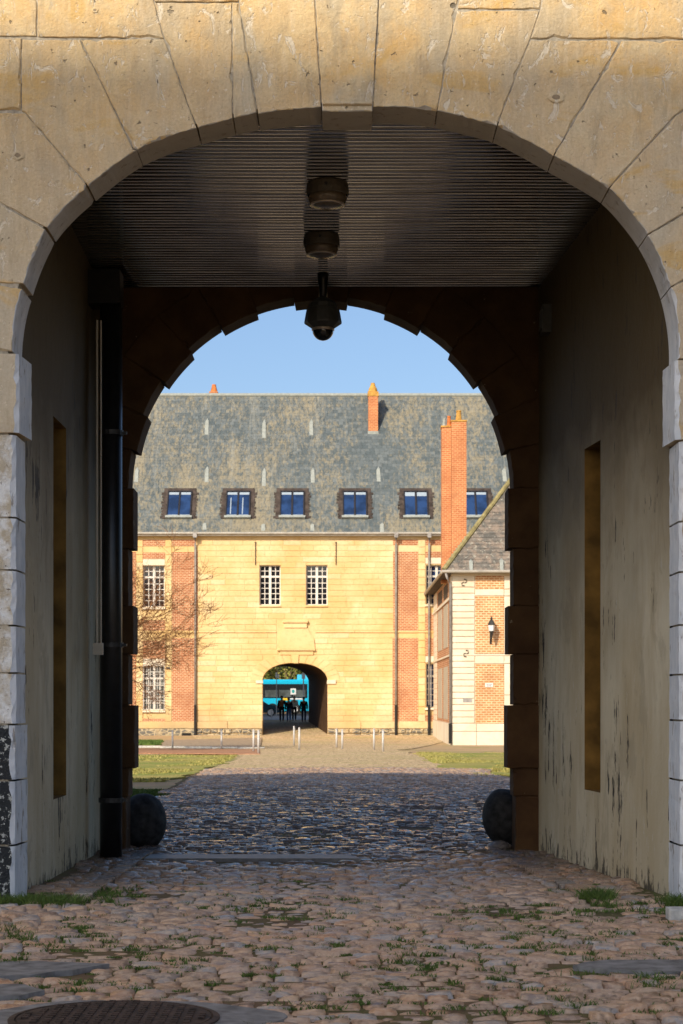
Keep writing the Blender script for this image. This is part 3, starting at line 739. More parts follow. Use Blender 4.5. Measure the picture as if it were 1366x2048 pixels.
# mortar core with the arched hole
def spandrel(b, curve, ztop, y0, y1, shift=(0, 0), m=None):
    """curve: (x, z) left to right; wall above it up to ztop, with soffit"""
    for (xa, za), (xb, zb) in zip(curve, curve[1:]):
        if abs(xb-xa) < 1e-6:
            b.quad((xa, y0, za), (xa, y0, zb), (xa+shift[0], y1, zb+shift[1]), (xa+shift[0], y1, za+shift[1]), m); continue
        b.quad((xa, y0, za), (xb, y0, zb), (xb, y0, ztop), (xa, y0, ztop), m)
        b.quad((xa+shift[0], y1, za), (xa+shift[0], y1, ztop), (xb+shift[0], y1, ztop), (xb+shift[0], y1, zb), m)
        b.quad((xa, y0, za), (xa+shift[0], y1, za), (xb+shift[0], y1, zb), (xb, y0, zb), m)
full = [(X_(p[0], YF), Z_(p[1], YF)) for p in LA] + [(X_(p[0], YF), Z_(p[1], YF)) for p in RA]
cxm, czm = 0.03, 3.0
off = []
for x, z in full:
    d = math.hypot(x-cxm, z-czm); off.append((x+(x-cxm)/d*.03, z+max(0, (z-czm))/d*.035))
off = sorted(off, key=lambda p: p[0])
b = MB(); spandrel(b, [(off[0][0]-.001, Z_(705, YF))]+off+[(off[-1][0]+.001, Z_(718, YF))], zT, YF+.011, YB-.01)
b.box(-30, off[0][0]-.0, YF+.011, YB-.01, -1, zT); b.box(off[-1][0], 30, YF+.011, YB-.01, -1, zT)
b.build('mortar_core', M['mortar'], gate)
b = MB()
b.box(-30, -9.01, YF+.002, YF+.1, -1, zT); b.box(9.01, 30, YF+.002, YF+.1, -1, zT)
b.box(-30, -2.95, YB, 17.02, -1, 5.3); b.box(2.95, 30, YB, 17.02, -1, 5.3); b.box(-30, 30, YB+.001, 17.02, 5.32, zT)
b.build('wall', M['render_wall'], gate)
b = MB(); b.xprism([(11.6, zT-.05), (17.4, zT-.05), (17.4, zT+.05), (14.5, 15.4), (11.6, zT+.05)], -30.3, 30.3); b.build('roof', M['slate'], gate)

# passage side walls with their tall niches
def xl(Y): return -2.14
def xr(Y): return 2.168 - (Y-12.37)*(2.168-1.756)/4.3
def side_wall(fx, sg, n0, n1, zb, zt_, dep):
    b = MB(); Ys = [YB-.002, n0, n1, 16.68]; Zs = [-.3, zb, zt_, 5.3]
    for i in range(3):
        for k in range(3):
            if i == 1 and k == 1: continue
            nn = 12 if i == 2 else 6
            for q in range(nn):
                ya, yb_ = Ys[i]+(Ys[i+1]-Ys[i])*q/nn, Ys[i]+(Ys[i+1]-Ys[i])*(q+1)/nn
                b.quad((fx(ya), ya, Zs[k]), (fx(yb_), yb_, Zs[k]), (fx(yb_), yb_, Zs[k+1]), (fx(ya), ya, Zs[k+1]))
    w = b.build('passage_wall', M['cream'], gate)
    b = MB(); d = sg*dep; A, B_ = fx(n0), fx(n1)
    b.quad((A+d, n0, zb), (B_+d, n1, zb), (B_+d, n1, zt_), (A+d, n0, zt_)); b.quad((A, n0, zb), (A+d, n0, zb), (A+d, n0, zt_), (A, n0, zt_))
    b.quad((B_, n1, zb), (B_+d, n1, zb), (B_+d, n1, zt_), (B_, n1, zt_)); b.quad((A, n0, zt_), (B_, n1, zt_), (B_+d, n1, zt_), (A+d, n0, zt_))
    b.quad((A, n0, zb), (B_, n1, zb), (B_+d, n1, zb), (A+d, n0, zb))
    b.build('niche', M['niche_ochre'], w)
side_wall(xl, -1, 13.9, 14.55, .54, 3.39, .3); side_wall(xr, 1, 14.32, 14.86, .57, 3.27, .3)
# inner face of the courtyard wall: rusticated arch
YI, YO = 16.67, 17.02; ac = (-.184, 3.166)
RR, RP = 1.712, 1.665
def pol(a, rad): return (ac[0]-math.cos(R(a))*rad, ac[1]+math.sin(R(a))*rad)
bounds = [0, 11.4, 22.5, 34, 46.5, 58.4, 70.2, 82.0, 98.0, 109.8, 121.6, 133.5, 146, 157.5, 168.6, 180]
for i, (a0, a1) in enumerate(zip(bounds, bounds[1:])):
    proud = (i % 2 == 1); rad = RP if proud else RR; ro = 2.12
    n = 7; pts = [pol(a0+(a1-a0)*k/n, rad) for k in range(n+1)] + [pol(a1, ro), pol(a0, ro)]
    pts = [(max(-2.3, min(1.85, x)), min(z, 5.12)) for x, z in pts]
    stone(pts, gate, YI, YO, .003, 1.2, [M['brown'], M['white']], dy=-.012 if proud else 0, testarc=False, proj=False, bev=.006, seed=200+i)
zb_ = [3.166, 2.63, 2.12, 1.69, 1.235, .67, .42, -.2]
pr = [1, 0, 1, 0, 1, 0, 0]
for i in range(7):
    for sd in (-1, 1):
        e = (RP if pr[i] else RR); xe = ac[0]+sd*e; xo = -2.3 if sd < 0 else 1.85
        if i == 4: xe -= sd*.008
        if i == 6: xe += sd*.02
        pts = [(min(xe, xo), zb_[i+1]), (max(xe, xo), zb_[i+1]), (max(xe, xo), zb_[i]), (min(xe, xo), zb_[i])]
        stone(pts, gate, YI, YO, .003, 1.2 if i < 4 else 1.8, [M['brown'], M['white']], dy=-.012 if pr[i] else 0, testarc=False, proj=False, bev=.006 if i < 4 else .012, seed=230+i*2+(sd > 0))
b = MB(); cv = [pol(a, RR+.03) for a in range(0, 181, 4)]
spandrel(b, cv, 5.31, YI+.012, YO-.01); b.box(-2.95, ac[0]-RR-.03, YI+.012, YO-.01, -.5, 5.31); b.box(ac[0]+RR+.03, 2.95, YI+.012, YO-.01, -.5, 5.31)
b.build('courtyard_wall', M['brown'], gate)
# slatted metal ceiling
def zc(Y): return 5.135 - (Y-12.37)*.045
b = MB(); b.quad((-2.4, 12.37, zc(12.37)+.05), (2.4, 12.37, zc(12.37)+.05), (2.4, 16.7, zc(16.7)+.05), (-2.4, 16.7, zc(16.7)+.05)); b.build('ceiling_board', M['black_board'], gate)
Y = 12.40; first = None; pitch = .074; r = random.Random(3)
sb = MB(); hx0, hx1 = -2.25, 2.25; pw = .046
prof = [(0, .022), (0, .007)]+[(pw/2-pw/2*math.cos(math.pi*k/8), .007-.0016*math.sin(math.pi*k/8)) for k in range(1, 8)]+[(pw, .007), (pw, .022)]
k0 = sb.add([(hx0, y, z) for y, z in prof]); k1 = sb.add([(hx1, y, z) for y, z in prof])
for i in range(len(prof)-1): sb.face((k0+i, k1+i, k1+i+1, k0+i+1))
sm = bpy.data.meshes.new('ceiling_slat'); sm.from_pydata(sb.v, [], sb.f); sm.materials.append(M['slat']); sm.polygons.foreach_set('use_smooth', [True]*len(sm.polygons))
while Y < 16.62:
    o = bpy.data.objects.new('ceiling_slat', sm); COL.objects.link(o); o.parent = gate
    o.location = (0, Y-12, zc(Y)+r.uniform(-.001, .001)); o.rotation_euler = (r.gauss(.02, .010)+(.05 if r.random() < .14 else 0), r.gauss(0, .0006), 0); Y += pitch
# big black drainpipe, its hopper, conduit
xp, yp = X_(222, 15.9), 15.9
b = MB(); b.tube([(xp, yp, -.1), (xp, yp, Z_(600, yp))], .095, 20); dp = b.build('drainpipe', M['black_iron'], gate, smooth=True)
b = MB(); b.box(X_(162, yp), X_(243, yp), yp-.12, yp+.15, Z_(612, yp), Z_(545, yp)); b.build('hopper', M['black_iron'], dp)
for pyy in (866, 1290, 1600):
    b = MB(); z = Z_(pyy, yp); b.lathe([(.10, -.02), (.106, -.02), (.106, .02), (.10, .02)], (xp, yp, z), 20); b.box(xp+.09, xp+.135, yp-.012, yp+.012, z-.012, z+.012); b.build('pipe_clamp', M['iron'], dp)
yc = 15.35
b = MB(); xc = X_(194, yc); b.tube([(xc, yc, Z_(1290, yc)), (xc, yc, Z_(640, yc))], .009, 8); b.tube([(xc+.03, yc+.02, Z_(1290, yc)), (xc+.03, yc+.02, Z_(640, yc))], .007, 8); cd = b.build('cable_conduit', M['cream_paint'], gate)
b = MB(); b.box(xc-.03, xc+.05, yc-.03, yc+.03, Z_(1310, yc), Z_(1286, yc)); b.build('junction_box', M['cream_paint'], cd)
# small dark box high on the right wall
b = MB(); yb2 = 16.2; x = xr(yb2); b.box(x-.07, x+.01, yb2-.09, yb2+.09, Z_(668, yb2), Z_(612, yb2)); b.box(x-.085, x-.07, yb2-.07, yb2+.07, Z_(660, yb2), Z_(622, yb2))
tag(b.build('wall_box', M['camera_housing']), 'small dark alarm box high on the right passage wall', 'wall box')

# guard balls at the foot of the courtyard arch
def ball(px, py, rx, rz, Y, name, label, sq):
    b = MB(); n = 24; prof = []
    for i in range(15):
        a = -math.pi/2+math.pi*i/14; prof.append((max(.004, abs(math.cos(a))**.85*rx), math.sin(a)*rz))
    c = (X_(px, Y), Y, Z_(py, Y)); b.lathe(prof, c, n)
    b.v = [(x + .012*mnoise.noise(Vector((x*4, y*4, z*4))), y + .012*mnoise.noise(Vector((x*5, y*4, z*4+7))), z+.01*mnoise.noise(Vector((x*6, y*5, z*5)))) for x, y, z in b.v]
    o = b.build(name, M['stone_ball'], None, smooth=True); tag(o, label, 'guard stone', 'guard stones at the foot of the courtyard arch'); return o
ball(287, 1644, .215, .262, 17.3, 'guard_stone', 'dark round guard stone by the left jamb, behind the black drainpipe', 0)
ball(1008, 1633, .205, .258, 17.25, 'guard_stone', 'dark round guard stone by the right jamb of the courtyard arch', 0)
b = MB(); b.lathe([(.12, -.03), (.11, .02), (.06, .05), (.02, .06)], (X_(998, 17.0), 17.0, gz(1.4, 17)), 14); b.build('foot_stone', M['cobble'], road, smooth=True)

# passage lamps and dome camera
def lamp(px, py, Y, w, label):
    z = zc(Y); x = X_(px, Y); s_ = w/.31
    e = empty('ceiling_lamp', (x, Y, z), label, 'lamp', 'bulkhead lamps on the slatted passage ceiling')
    b = MB(); b.lathe([(.135*s_, .012), (.15*s_, -.005), (.157*s_, -.05), (.155*s_, -.085), (.150*s_, -.09)], (x, Y, z), 28); b.build('housing', M['lamp_housing'], e, smooth=False)
    b = MB(); b.lathe([(.146*s_, -.088), (.142*s_, -.12), (.125*s_, -.155), (.09*s_, -.172), (.03*s_, -.178)], (x, Y, z), 28); b.build('diffuser', M['lamp_lens'], e, smooth=True)
    b = MB(); b.lathe([(.128*s_, -.150), (.133*s_, -.154), (.131*s_, -.160), (.122*s_, -.162)], (x, Y, z), 28); b.build('rim', M['lamp_rim'], e, smooth=True)
    b = MB(); b.tube([(x-.01, Y-.158*s_, z-.04), (x-.01, Y-.165*s_, z-.04)], .012, 10); b.build('screw', M['black_iron'], e)
lamp(655, 397, 13.75, .31, 'brown bulkhead ceiling lamp nearer the outer arch, the upper of two')
lamp(643, 510, 15.05, .29, 'brown bulkhead ceiling lamp deeper in the passage, just above the dome camera')
Yc = 16.2; xc = X_(646, Yc); zt2 = zc(Yc)
e = empty('dome_camera', (xc, Yc, zt2), 'dark surveillance dome camera hanging before the sky at the inner arch', 'security camera')
zk = lambda p: Z_(p, Yc)-zt2
b = MB(); b.lathe([(.05, .01), (.045, -.05), (.035, -.1), (.035, zk(606))], (xc, Yc, zt2), 20); b.build('mount', M['black_iron'], e, smooth=True)
b = MB(); b.lathe([(.05, zk(596)), (.085, zk(601)), (.122, zk(608)), (.126, zk(616)), (.142, zk(619)), (.150, zk(628)), (.163, zk(645)), (.160, zk(648)), (.12, zk(654)), (.1, zk(657))], (xc, Yc, zt2), 10); b.build('housing', M['camera_housing'], e)
b = MB(); prof = [(.088, zk(655))]
for i in range(8): a = math.pi/2*i/8; prof.append((.092*math.cos(a), zk(661)-.088*math.sin(a)))
prof.append((.004, zk(661)-.0885)); b.lathe(prof, (xc, Yc, zt2), 24); b.build('dome', M['dome_glass'], e, smooth=True)
b = MB(); b.lathe([(.092, zk(655)), (.099, zk(657)), (.099, zk(661)), (.092, zk(662))], (xc, Yc, zt2), 24); b.build('dome_ring', M['lamp_rim'], e, smooth=True)

# ================================================================== THE BARRACKS ACROSS THE COURTYARD
D = 115.2; S = D/F
fx_ = lambda p: X_(p, D)
fz_ = lambda p: Z_(p, D)
bar = empty('barracks', (0, D, -1), 'long limestone and brick barracks with mossy slate roof and central gateway', 'building')
ZG = -1.5; ZW = fz_(1068)
AX0, AX1, ASP, ACR = fx_(525), fx_(655), fz_(1362), fz_(1326)
acx, ahw = (AX0+AX1)/2, (AX1-AX0)/2
def arch_z(x):
    u = min(1, abs(x-acx)/ahw); return ASP+(ACR-ASP)*(1-u**2.3)**.5
WIN = [(519,561,1130,1210),(612,655,1130,1210)]
LW = [(286,329,1130,1214),(286,329,1331,1420)]
RW = [(852,895,1130,1208),(852,895,1327,1415)]
holes = [(fx_(a), fx_(c), fz_(e_), fz_(d)) for a, c, d, e_ in WIN+LW+RW]
# mortar core cell by cell
b = MB()
def cells(b, x0, x1, z0, z1, hs, y0, y1):
    X = sorted({x0, x1, *[h[0] for h in hs], *[h[1] for h in hs]}); Zs = sorted({z0, z1, *[h[2] for h in hs], *[h[3] for h in hs]})
    X = [x for x in X if x0 <= x <= x1]; Zs = [z for z in Zs if z0 <= z <= z1]
    for xa, xb in zip(X, X[1:]):
        for za, zb in zip(Zs, Zs[1:]):
            mx, mz = (xa+xb)/2, (za+zb)/2
            if any(h[0] < mx < h[1] and h[2] < mz < h[3] for h in hs): continue
            b.box(xa, xb, y0, y1, za, zb)
cells(b, -40, 40, ZG, ZW+.3, holes+[(AX0, AX1, ZG-1, ACR+.02)], D+.02, D+.7)
cv = [(acx+ahw*math.sin(R(t)), arch_z(acx+ahw*math.sin(R(t)))) for t in range(-90, 91, 5)]
cv[0] = (AX0, ASP); cv[-1] = (AX1, ASP)
spandrel(b, cv, ACR+.02, D+.021, D+.699)
b.build('wall_core', M['farstone'], bar)
# stone courses: the lower storey as single stones, the rest joined
XL, XR = fx_(393), fx_(789)
def skip(x0, x1, z0, z1):
    zm = (z0+z1)/2
    for h in holes:
        if x0 < h[1]-.01 and x1 > h[0]+.01 and z0 < h[3]-.02 and z1 > h[2]+.02: return True
    if x0 < AX1+.0 and x1 > AX0-.0 and z0 < ACR+.30: return True
    if fx_(553) < (x0+x1)/2 < fx_(630) and fz_(1302) < zm < fz_(1240): return True
    return False
def fill_rows(z0, z1, ch, store):
    n = round((z1-z0)/ch); h = (z1-z0)/n; r = random.Random(int(z0*100)+5)
    for i in range(n):
        za, zb = z0+h*i, z0+h*(i+1); cuts = [XL, XR]
        for hh in holes[:2]:
            if za < hh[3]-.02 and zb > hh[2]+.02: cuts += [hh[0], hh[1]]
        if za < ACR+.30: cuts += [AX0, AX1] 
        zm = (za+zb)/2
        if fz_(1302) < zm < fz_(1240): cuts += [fx_(553), fx_(630)]
        cuts = sorted(cuts); 
        for xa, xb in zip(cuts, cuts[1:]):
            if skip(xa+.03, xb-.03, za, zb) and xb-xa < 4.5: continue
            x = xa
            while x < xb-.01:
                w = r.uniform(.75, 1.25)
                if xb-(x+w) < .5: w = xb-x
                store.append((x, x+w, za, zb)); x += w
low, high = [], []
fill_rows(fz_(1443), fz_(1265.5), .345, low); fill_rows(fz_(1261), ZW, .345, high)
r = random.Random(9)
for i, (xa, xb, za, zb) in enumerate(low[:240]):
    b = MB(); b.bbox(xa+.002, xb-.002, D+r.uniform(-.012, .0), D+.06, za+.02, zb-.02, .012); b.build('stone', M['farstone'], bar)
b = MB()
for (xa, xb, za, zb) in low[240:]+high:
    b.cr = r.uniform(.02, .98); b.bbox(xa+.002, xb-.002, D+r.uniform(-.012, .0), D+.06, za+.02, zb-.02, .012)
b.build('stone_courses', M['farstone'], bar, kind='stuff')
# voussoirs round the gateway
for i in range(15):
    t0, t1 = -90+i*12, -90+(i+1)*12; pts = []
    for t in (t0, t0+4, t0+8, t1): x = acx+ahw*math.sin(R(t))*1.0; pts.append((x, arch_z(x) if abs(t) < 89 else ASP))
    ot, it = [], []
    for t in (t1, t0): ot.append((acx+(ahw+.75)*math.sin(R(t)), ASP+(ACR-ASP+.62)*max(0, math.cos(R(t)))**.85))
    stone(pts+ot, bar, D, D+.5, .006, 1, [M['farstone'], M['farstone']], dy=-.035 if i != 7 else -.09, testarc=False, proj=False, bev=.012, seed=400+i)
# imposts, string course, plinth, relief block over the gate
def fbox(name, a, c, d, e_, proud, mat, back=.1, bev=.02, parent=bar):
    b = MB(); b.bbox(fx_(a), fx_(c), D-proud, D+back, fz_(e_), fz_(d), bev); return b.build(name, mat, parent)
fbox('impost', 512, 526, 1361, 1367, .1, M['whitestone']); fbox('impost', 654, 672, 1360, 1368, .1, M['whitestone'])
for a, c in ((120, 268), (268, 393), (393, 470), (470, 553), (630, 710), (710, 790), (790, 860), (860, 960)): fbox('string_course', a+.2, c-.2, 1262, 1265.5, .06, M['farstone'])
fbox('relief_panel', 566, 616, 1241, 1246, .22, M['farstone']); fbox('relief_panel', 568, 614, 1246.5, 1256, .14, M['farstone'])
b = MB(); b.prism([(fx_(a), fz_(c)) for a, c in ((560,1298),(560,1275),(563,1262),(567,1257),(616,1257),(620,1266),(628,1278),(630,1298))][::-1], D-.10, D+.05); b.build('relief_panel', M['farstone'], bar)
fbox('relief_panel', 555, 631, 1298.5, 1301.5, .2, M['farstone']); fbox('relief_panel', 560, 627, 1302, 1310, .10, M['farstone']); fbox('relief_panel', 588, 597, 1310.5, 1327, .12, M['farstone'])
for a, c in ((100, 268), (268, 391), (393, 455), (455, 524.8), (655.2, 722), (722, 790), (793, 857), (858, 960)): fbox('plinth_stone', a+.3, c-.3, 1443, 1457, .05, M['farstone'])
r = random.Random(31)
for lo, hi in ((393, 524.8), (655.2, 857)):
    for k, (za, zb) in enumerate(((1457.5, 1467), (1467.5, 1477), (1477.5, 1490))):
        x = lo
        while x < hi-2:
            w = r.uniform(12, 24); x2 = min(hi, x+w)
            if hi-x2 < 7: x2 = hi
            b = MB(); b.bbox(fx_(x)+.015, fx_(x2)-.015, D-.05-r.uniform(0, .05), D+.1, fz_(zb)+.015, fz_(za)-.01, .05)
            b.build('foundation_stone', M['rubble'], bar); x = x2
for a, c in ((100, 391), (858, 960)): fbox('foundation', a, c, 1457.5, 1492, .04, M['rubble'])
# brick bays: stone frames are the wall core, panels of brick stand a little behind quoins
def panel(a, c, d, e_, mat='brick_red'): fbox('brick_panel', a, c, d, e_, .012, M[mat], .1, .005)
for a, c, d, e_ in ((344,392,1079,1092),(344,396,1104,1261),(344,390,1276,1445),(286,330,1079,1092),(286,330,1105,1118),(286,330,1240,1261),(286,330,1281,1317),(286,330,1437,1446),
                    (220,272,1104,1261),(220,272,1276,1445),(220,272,1079,1092),(786,836,1079,1090),(786,836,1103,1262),(785,836,1276,1444),
                    (851,895,1079,1090),(851,895,1103,1115),(851,895,1226,1261),(851,895,1276,1312),(851,895,1430,1444),(905,960,1103,1261),(905,960,1276,1444)): panel(a, c, d, e_)
def frame_stones(x0, x1, d, e_, n):
    for i in range(n): 
        p, q = d+(e_-d)*i/n, d+(e_-d)*(i+1)/n; fbox('quoin', x0, x1, p+.35, q-.35, .03, M['farstone'], .1, .015)
frame_stones(330.5, 343.5, 1079, 1261, 12); frame_stones(330.5, 343.5, 1266, 1443, 12); frame_stones(272.5, 285.5, 1079, 1261, 12); frame_stones(272.5, 285.5, 1266, 1443, 12)
frame_stones(836.5, 850.5, 1079, 1261, 12); frame_stones(836.5, 850.5, 1266, 1443, 12)
for a, c, d in ((286,330,1317.5),(286,330,1118.5),(851,895,1115.5),(851,895,1312.5)): fbox('lintel', a, c, d, d+12.5, .03, M['whitestone'])
for a, c, d in ((286,330,1421),(286,330,1215),(851,895,1209),(851,895,1416)): fbox('window_sill', a-1, c+1, d, d+4, .12, M['whitestone'])
for a, c, d in ((519,561,1211),(612,655,1211)): fbox('window_sill', a-1, c+1, d, d+3, .08, M['farstone'])
# cross windows with glazing bars
def cross_window(a, c, d, e_, nx=4, ny=7, tr=2, glass='glass_dark', mat='window_white'):
    x0, x1, z0, z1 = fx_(a), fx_(c), fz_(e_), fz_(d); yw = D+.30; w = .06
    b = MB(); b.box(x0, x0+w, yw-.05, yw+.05, z0, z1); b.box(x1-w, x1, yw-.05, yw+.05, z0, z1); b.box(x0+w, x1-w, yw-.05, yw+.05, z0, z0+w); b.box(x0+w, x1-w, yw-.05, yw+.05, z1-w, z1)
    fr = b.build('window', M[mat], bar)
    mx = (x0+x1)/2; zt_ = z1-(z1-z0)*tr/ny
    b = MB(); b.box(mx-.075, mx+.075, yw-.07, yw+.05, z0+w, z1-w); b.build('mullion', M[mat], fr)
    for xa, xb in ((x0+w, mx-.075), (mx+.075, x1-w)):
        b = MB(); b.box(xa, xb, yw-.07, yw+.05, zt_-.06, zt_+.06); b.build('transom', M[mat], fr)
        for za, zb, k in ((z0+w, zt_-.06, ny-tr), (zt_+.06, z1-w, tr)):
            b = MB(); b.box(xa, xb, yw+.01, yw+.025, za, zb); b.build('pane', M[glass], fr)
            b = MB()
            b.box((xa+xb)/2-.022, (xa+xb)/2+.022, yw-.03, yw+.009, za, zb)
            for i in range(1, k):
                z = za+(zb-za)*i/k
                b.box(xa, (xa+xb)/2-.022, yw-.03, yw+.009, z-.02, z+.02); b.box((xa+xb)/2+.022, xb, yw-.03, yw+.009, z-.02, z+.02)
            b.build('glazing_bars', M[mat], fr)
    return fr
for w in WIN: cross_window(*w)
cross_window(*LW[0]); w = cross_window(*LW[1], glass='glass_grey'); cross_window(*RW[0], glass='glass_blue'); cross_window(*RW[1], glass='glass_blue')
b = MB()
for i in range(7): x = fx_(287+i*41.5/6); b.box(x-.012, x+.012, D-.06, D-.035, fz_(1419), fz_(1330))
for i in range(6): z = fz_(1419-i*88/5); b.box(fx_(285), fx_(331), D-.034, D-.02, z-.012, z+.012)
b.build('window_grille', M['window_white'], bar)
# roof of slates
yR = D+6.7; zR = 1.28+ (HZ-791)*yR/F; zE = fz_(1066)
yE = D-.35; slope = (zR-zE)/(yR-yE)
b = MB(); b.xprism([(yE, zE-.12), (yE+.02, zE-.02), (yR, zR-.03), (2*yR-yE, zE-.02), (2*yR-yE, zE-.2)], -40, 40); b.build('roof', M['slate'], bar)
b = MB(); r = random.Random(41); L = math.hypot(yR-yE, zR-zE); n = int(L/.26); cy, cz = (yR-yE)/L, (zR-zE)/L
for i in range(n):
    s0 = i*L/n; x = -19+r.uniform(0, .3)
    while x < 19:
        w = r.uniform(.26, .36); s1 = s0+L/n+.02+r.uniform(-.01, .01); t = .008+r.uniform(0, .007)
        A = (yE+cy*(s0-.02)-cz*t, zE+cz*(s0-.02)+cy*t); B_ = (yE+cy*s1-cz*.004, zE+cz*s1+cy*.004)
        b.cr = r.uniform(.02, .98)
        b.quad((x, A[0], A[1]), (x+w-.01, A[0], A[1]), (x+w-.01, B_[0], B_[1]), (x, B_[0], B_[1]))
        b.quad((x, A[0]+cz*t, A[1]-cy*t), (x+w-.01, A[0]+cz*t, A[1]-cy*t), (x+w-.01, A[0], A[1]), (x, A[0], A[1]))
        x += w
b.build('slates', M['slate'], bar, kind='stuff')
b = MB(); b.tube([(-40, yR, zR+.03), (40, yR, zR+.03)], .13, 10); b.build('ridge_capping', M['lead_pale'], bar)
for a, c in ((0, 390), (392, 791), (793, 980)):
    b = MB(); b.tube([(fx_(a), D-.42, zE-.05), (fx_(c), D-.42, zE-.05)], .085, 10); b.box(fx_(a), fx_(c), D-.38, D+.05, zE-.2, zE-.13); b.build('gutter', M['zinc'], bar)
for px_ in (391, 792, 858):
    b = MB(); x = fx_(px_); b.tube([(x, D-.42, zE-.05), (x, D-.40, zE-.35), (x, D-.14, zE-.75), (x, D-.14, fz_(1410))], .065, 10); d_ = b.build('downpipe', M['grey_pipe'], bar, smooth=True)
    b = MB(); b.tube([(x, D-.14, fz_(1410)), (x, D-.14, fz_(1476))], .085, 10); b.build('pipe_shoe', M['black_iron'], d_)
    b = MB(); b.box(x-.12, x+.12, D-.53, D-.3, zE-.32, zE-.02); b.build('hopper', M['grey_pipe'], d_)
def onroof(px, py):
    """point of the front roof slope seen at a photo pixel"""
    k = (HZ-py)/F; Y = (zE-EYE-slope*yE)/(k-slope); return X_(px, Y), Y, EYE+k*Y
# roof windows
for i, pc in enumerate((357, 475, 584, 710, 833, 953)):
    x, y, z = onroof(pc, 1037); x2, y2, z2 = onroof(pc, 984); up = Vector((0, y2-y, z2-z)); Lr = up.length; up.normalize(); nr = Vector((0, -up.z, up.y))
    def rp(u, v, h): q = Vector((x, y, z)) + Vector((1, 0, 0))*u + up*v + nr*h; return tuple(q)
    def rbox(b, u0, u1, v0, v1, h0, h1):
        n = b.add([rp(u0, v0, h0), rp(u1, v0, h0), rp(u1, v1, h0), rp(u0, v1, h0), rp(u0, v0, h1), rp(u1, v0, h1), rp(u1, v1, h1), rp(u0, v1, h1)])
        for q in ((0,3,2,1),(4,5,6,7),(0,1,5,4),(1,2,6,5),(2,3,7,6),(3,0,4,7)): b.face([n+k for k in q])
    w = .76
    b = MB(); rr_ = random.Random(i)
    rbox(b, -w-.24, w+.24, -.05, Lr+.28, -.05, .05)
    for k in range(9):
        rbox(b, -w-.24-rr_.uniform(.03, .16), -w-.2, .0+k*Lr/9, (k+.7)*Lr/9, -.05, .045); rbox(b, w+.2, w+.24+rr_.uniform(.03, .16), k*Lr/9, (k+.7)*Lr/9, -.05, .045)
    win = b.build('roof_window', M['dark_surround'], bar)
    b = MB(); 
    for u0, u1, v0, v1 in ((-w, -w+.06, .08, Lr), (w-.06, w, .08, Lr), (-.04, .04, .08, Lr), (-w, w, .08, .14), (-w, w, Lr-.06, Lr)): rbox(b, u0, u1, v0, v1, .051, .13)
    b.build('frame', M['dark_frame'], win)
    for u0, u1 in ((-w+.06, -.04), (.04, w-.06)):
        b = MB(); rbox(b, u0+.02, u1-.02, .16, Lr-.08, .052, .075); b.build('pane', M['glass_blue'], win)
        b = MB(); rbox(b, u0+.03, u1-.03, Lr-.30 if i != 4 else Lr-.42, Lr-.10, .076, .085); rbox(b, u0+.02, u1-.02, .15, .24, .076, .09)
        if i == 1: rbox(b, u0+.22, u0+.28, .3, Lr*.75, .076, .082)
        b.build('blind', M['blind_white'], win)
    b = MB(); rbox(b, -w-.06, w+.06, -.06, .10, .051, .2); b.build('sill', M['lead_pale'], win)
# pale lead ventilator wedges on the slates
def vent(px, py, Ls):
    x, y, z = onroof(px, py); up = Vector((0, cy, cz)); nr = Vector((0, -cz, cy)); b = MB(); q = Vector((x, y, z))
    pts = [q+up*0, q-up*Ls*.25+nr*.10+Vector((-.09, 0, 0)), q-up*Ls*.25+nr*.10+Vector((.09, 0, 0)), q-up*Ls+Vector((-.12, 0, 0))+nr*.012, q-up*Ls+Vector((.12, 0, 0))+nr*.012,
           q-up*Ls*.25+Vector((-.15, 0, 0)), q-up*Ls*.25+Vector((.15, 0, 0))]
    n = b.add([tuple(p) for p in pts]); b.face((n, n+1, n+2)); b.face((n+1, n+3, n+4, n+2)); b.face((n, n+5, n+1)); b.face((n, n+2, n+6)); b.face((n+5, n+3, n+1)); b.face((n+2, n+4, n+6))
    b.build('roof_vent', M['lead_pale'], bar)
for a, c, l in ((415,836,1.5),(529,838,1.7),(623,837,1.5),(415,932,1.4),(529,935,1.6),(626,935,1.3),(757,933,1.3),(275,934,1.3),(1008,935,1.2),(410,1045,.6),(527,1047,.6),(625,1047,.6),(764,1045,.8)): vent(a, c, l)
# chimneys on this roof
x, y, z = onroof(746, 866)
ch = MB(); ch.box(x-.30, x+.32, y-.02, y+.9, z-.3, Z_(792, y)); cho = ch.build('chimney', M['brick_chimney'], bar)
b = MB(); b.box(x-.33, x+.35, y-.06, y-.02, z-.12, z+.12); b.build('flashing', M['lead_pale'], cho)
b = MB(); b.box(x-.34, x+.36, y-.06, y+.94, Z_(792, y), Z_(783, y)); b.lathe([(.30, Z_(783, y)-z), (.27, Z_(776, y)-z), (.18, Z_(771, y)-z), (.12, Z_(764, y)-z)], (x, y+.4, z), 12); b.build('cap', M['pot_ochre'], cho)
yb3 = yR+.6; xq = X_(428, yb3)
b = MB(); b.box(xq-.30, xq+.26, yb3-.3, yb3+.3, zR-1, Z_(784, yb3)); ch2 = b.build('chimney', M['brick_chimney'], bar)
b = MB(); b.lathe([(.24, 0), (.16, .3), (.12, Z_(769, yb3)-Z_(784, yb3))], (xq, yb3, Z_(784, yb3)), 10); b.build('pot', M['terracotta'], ch2)
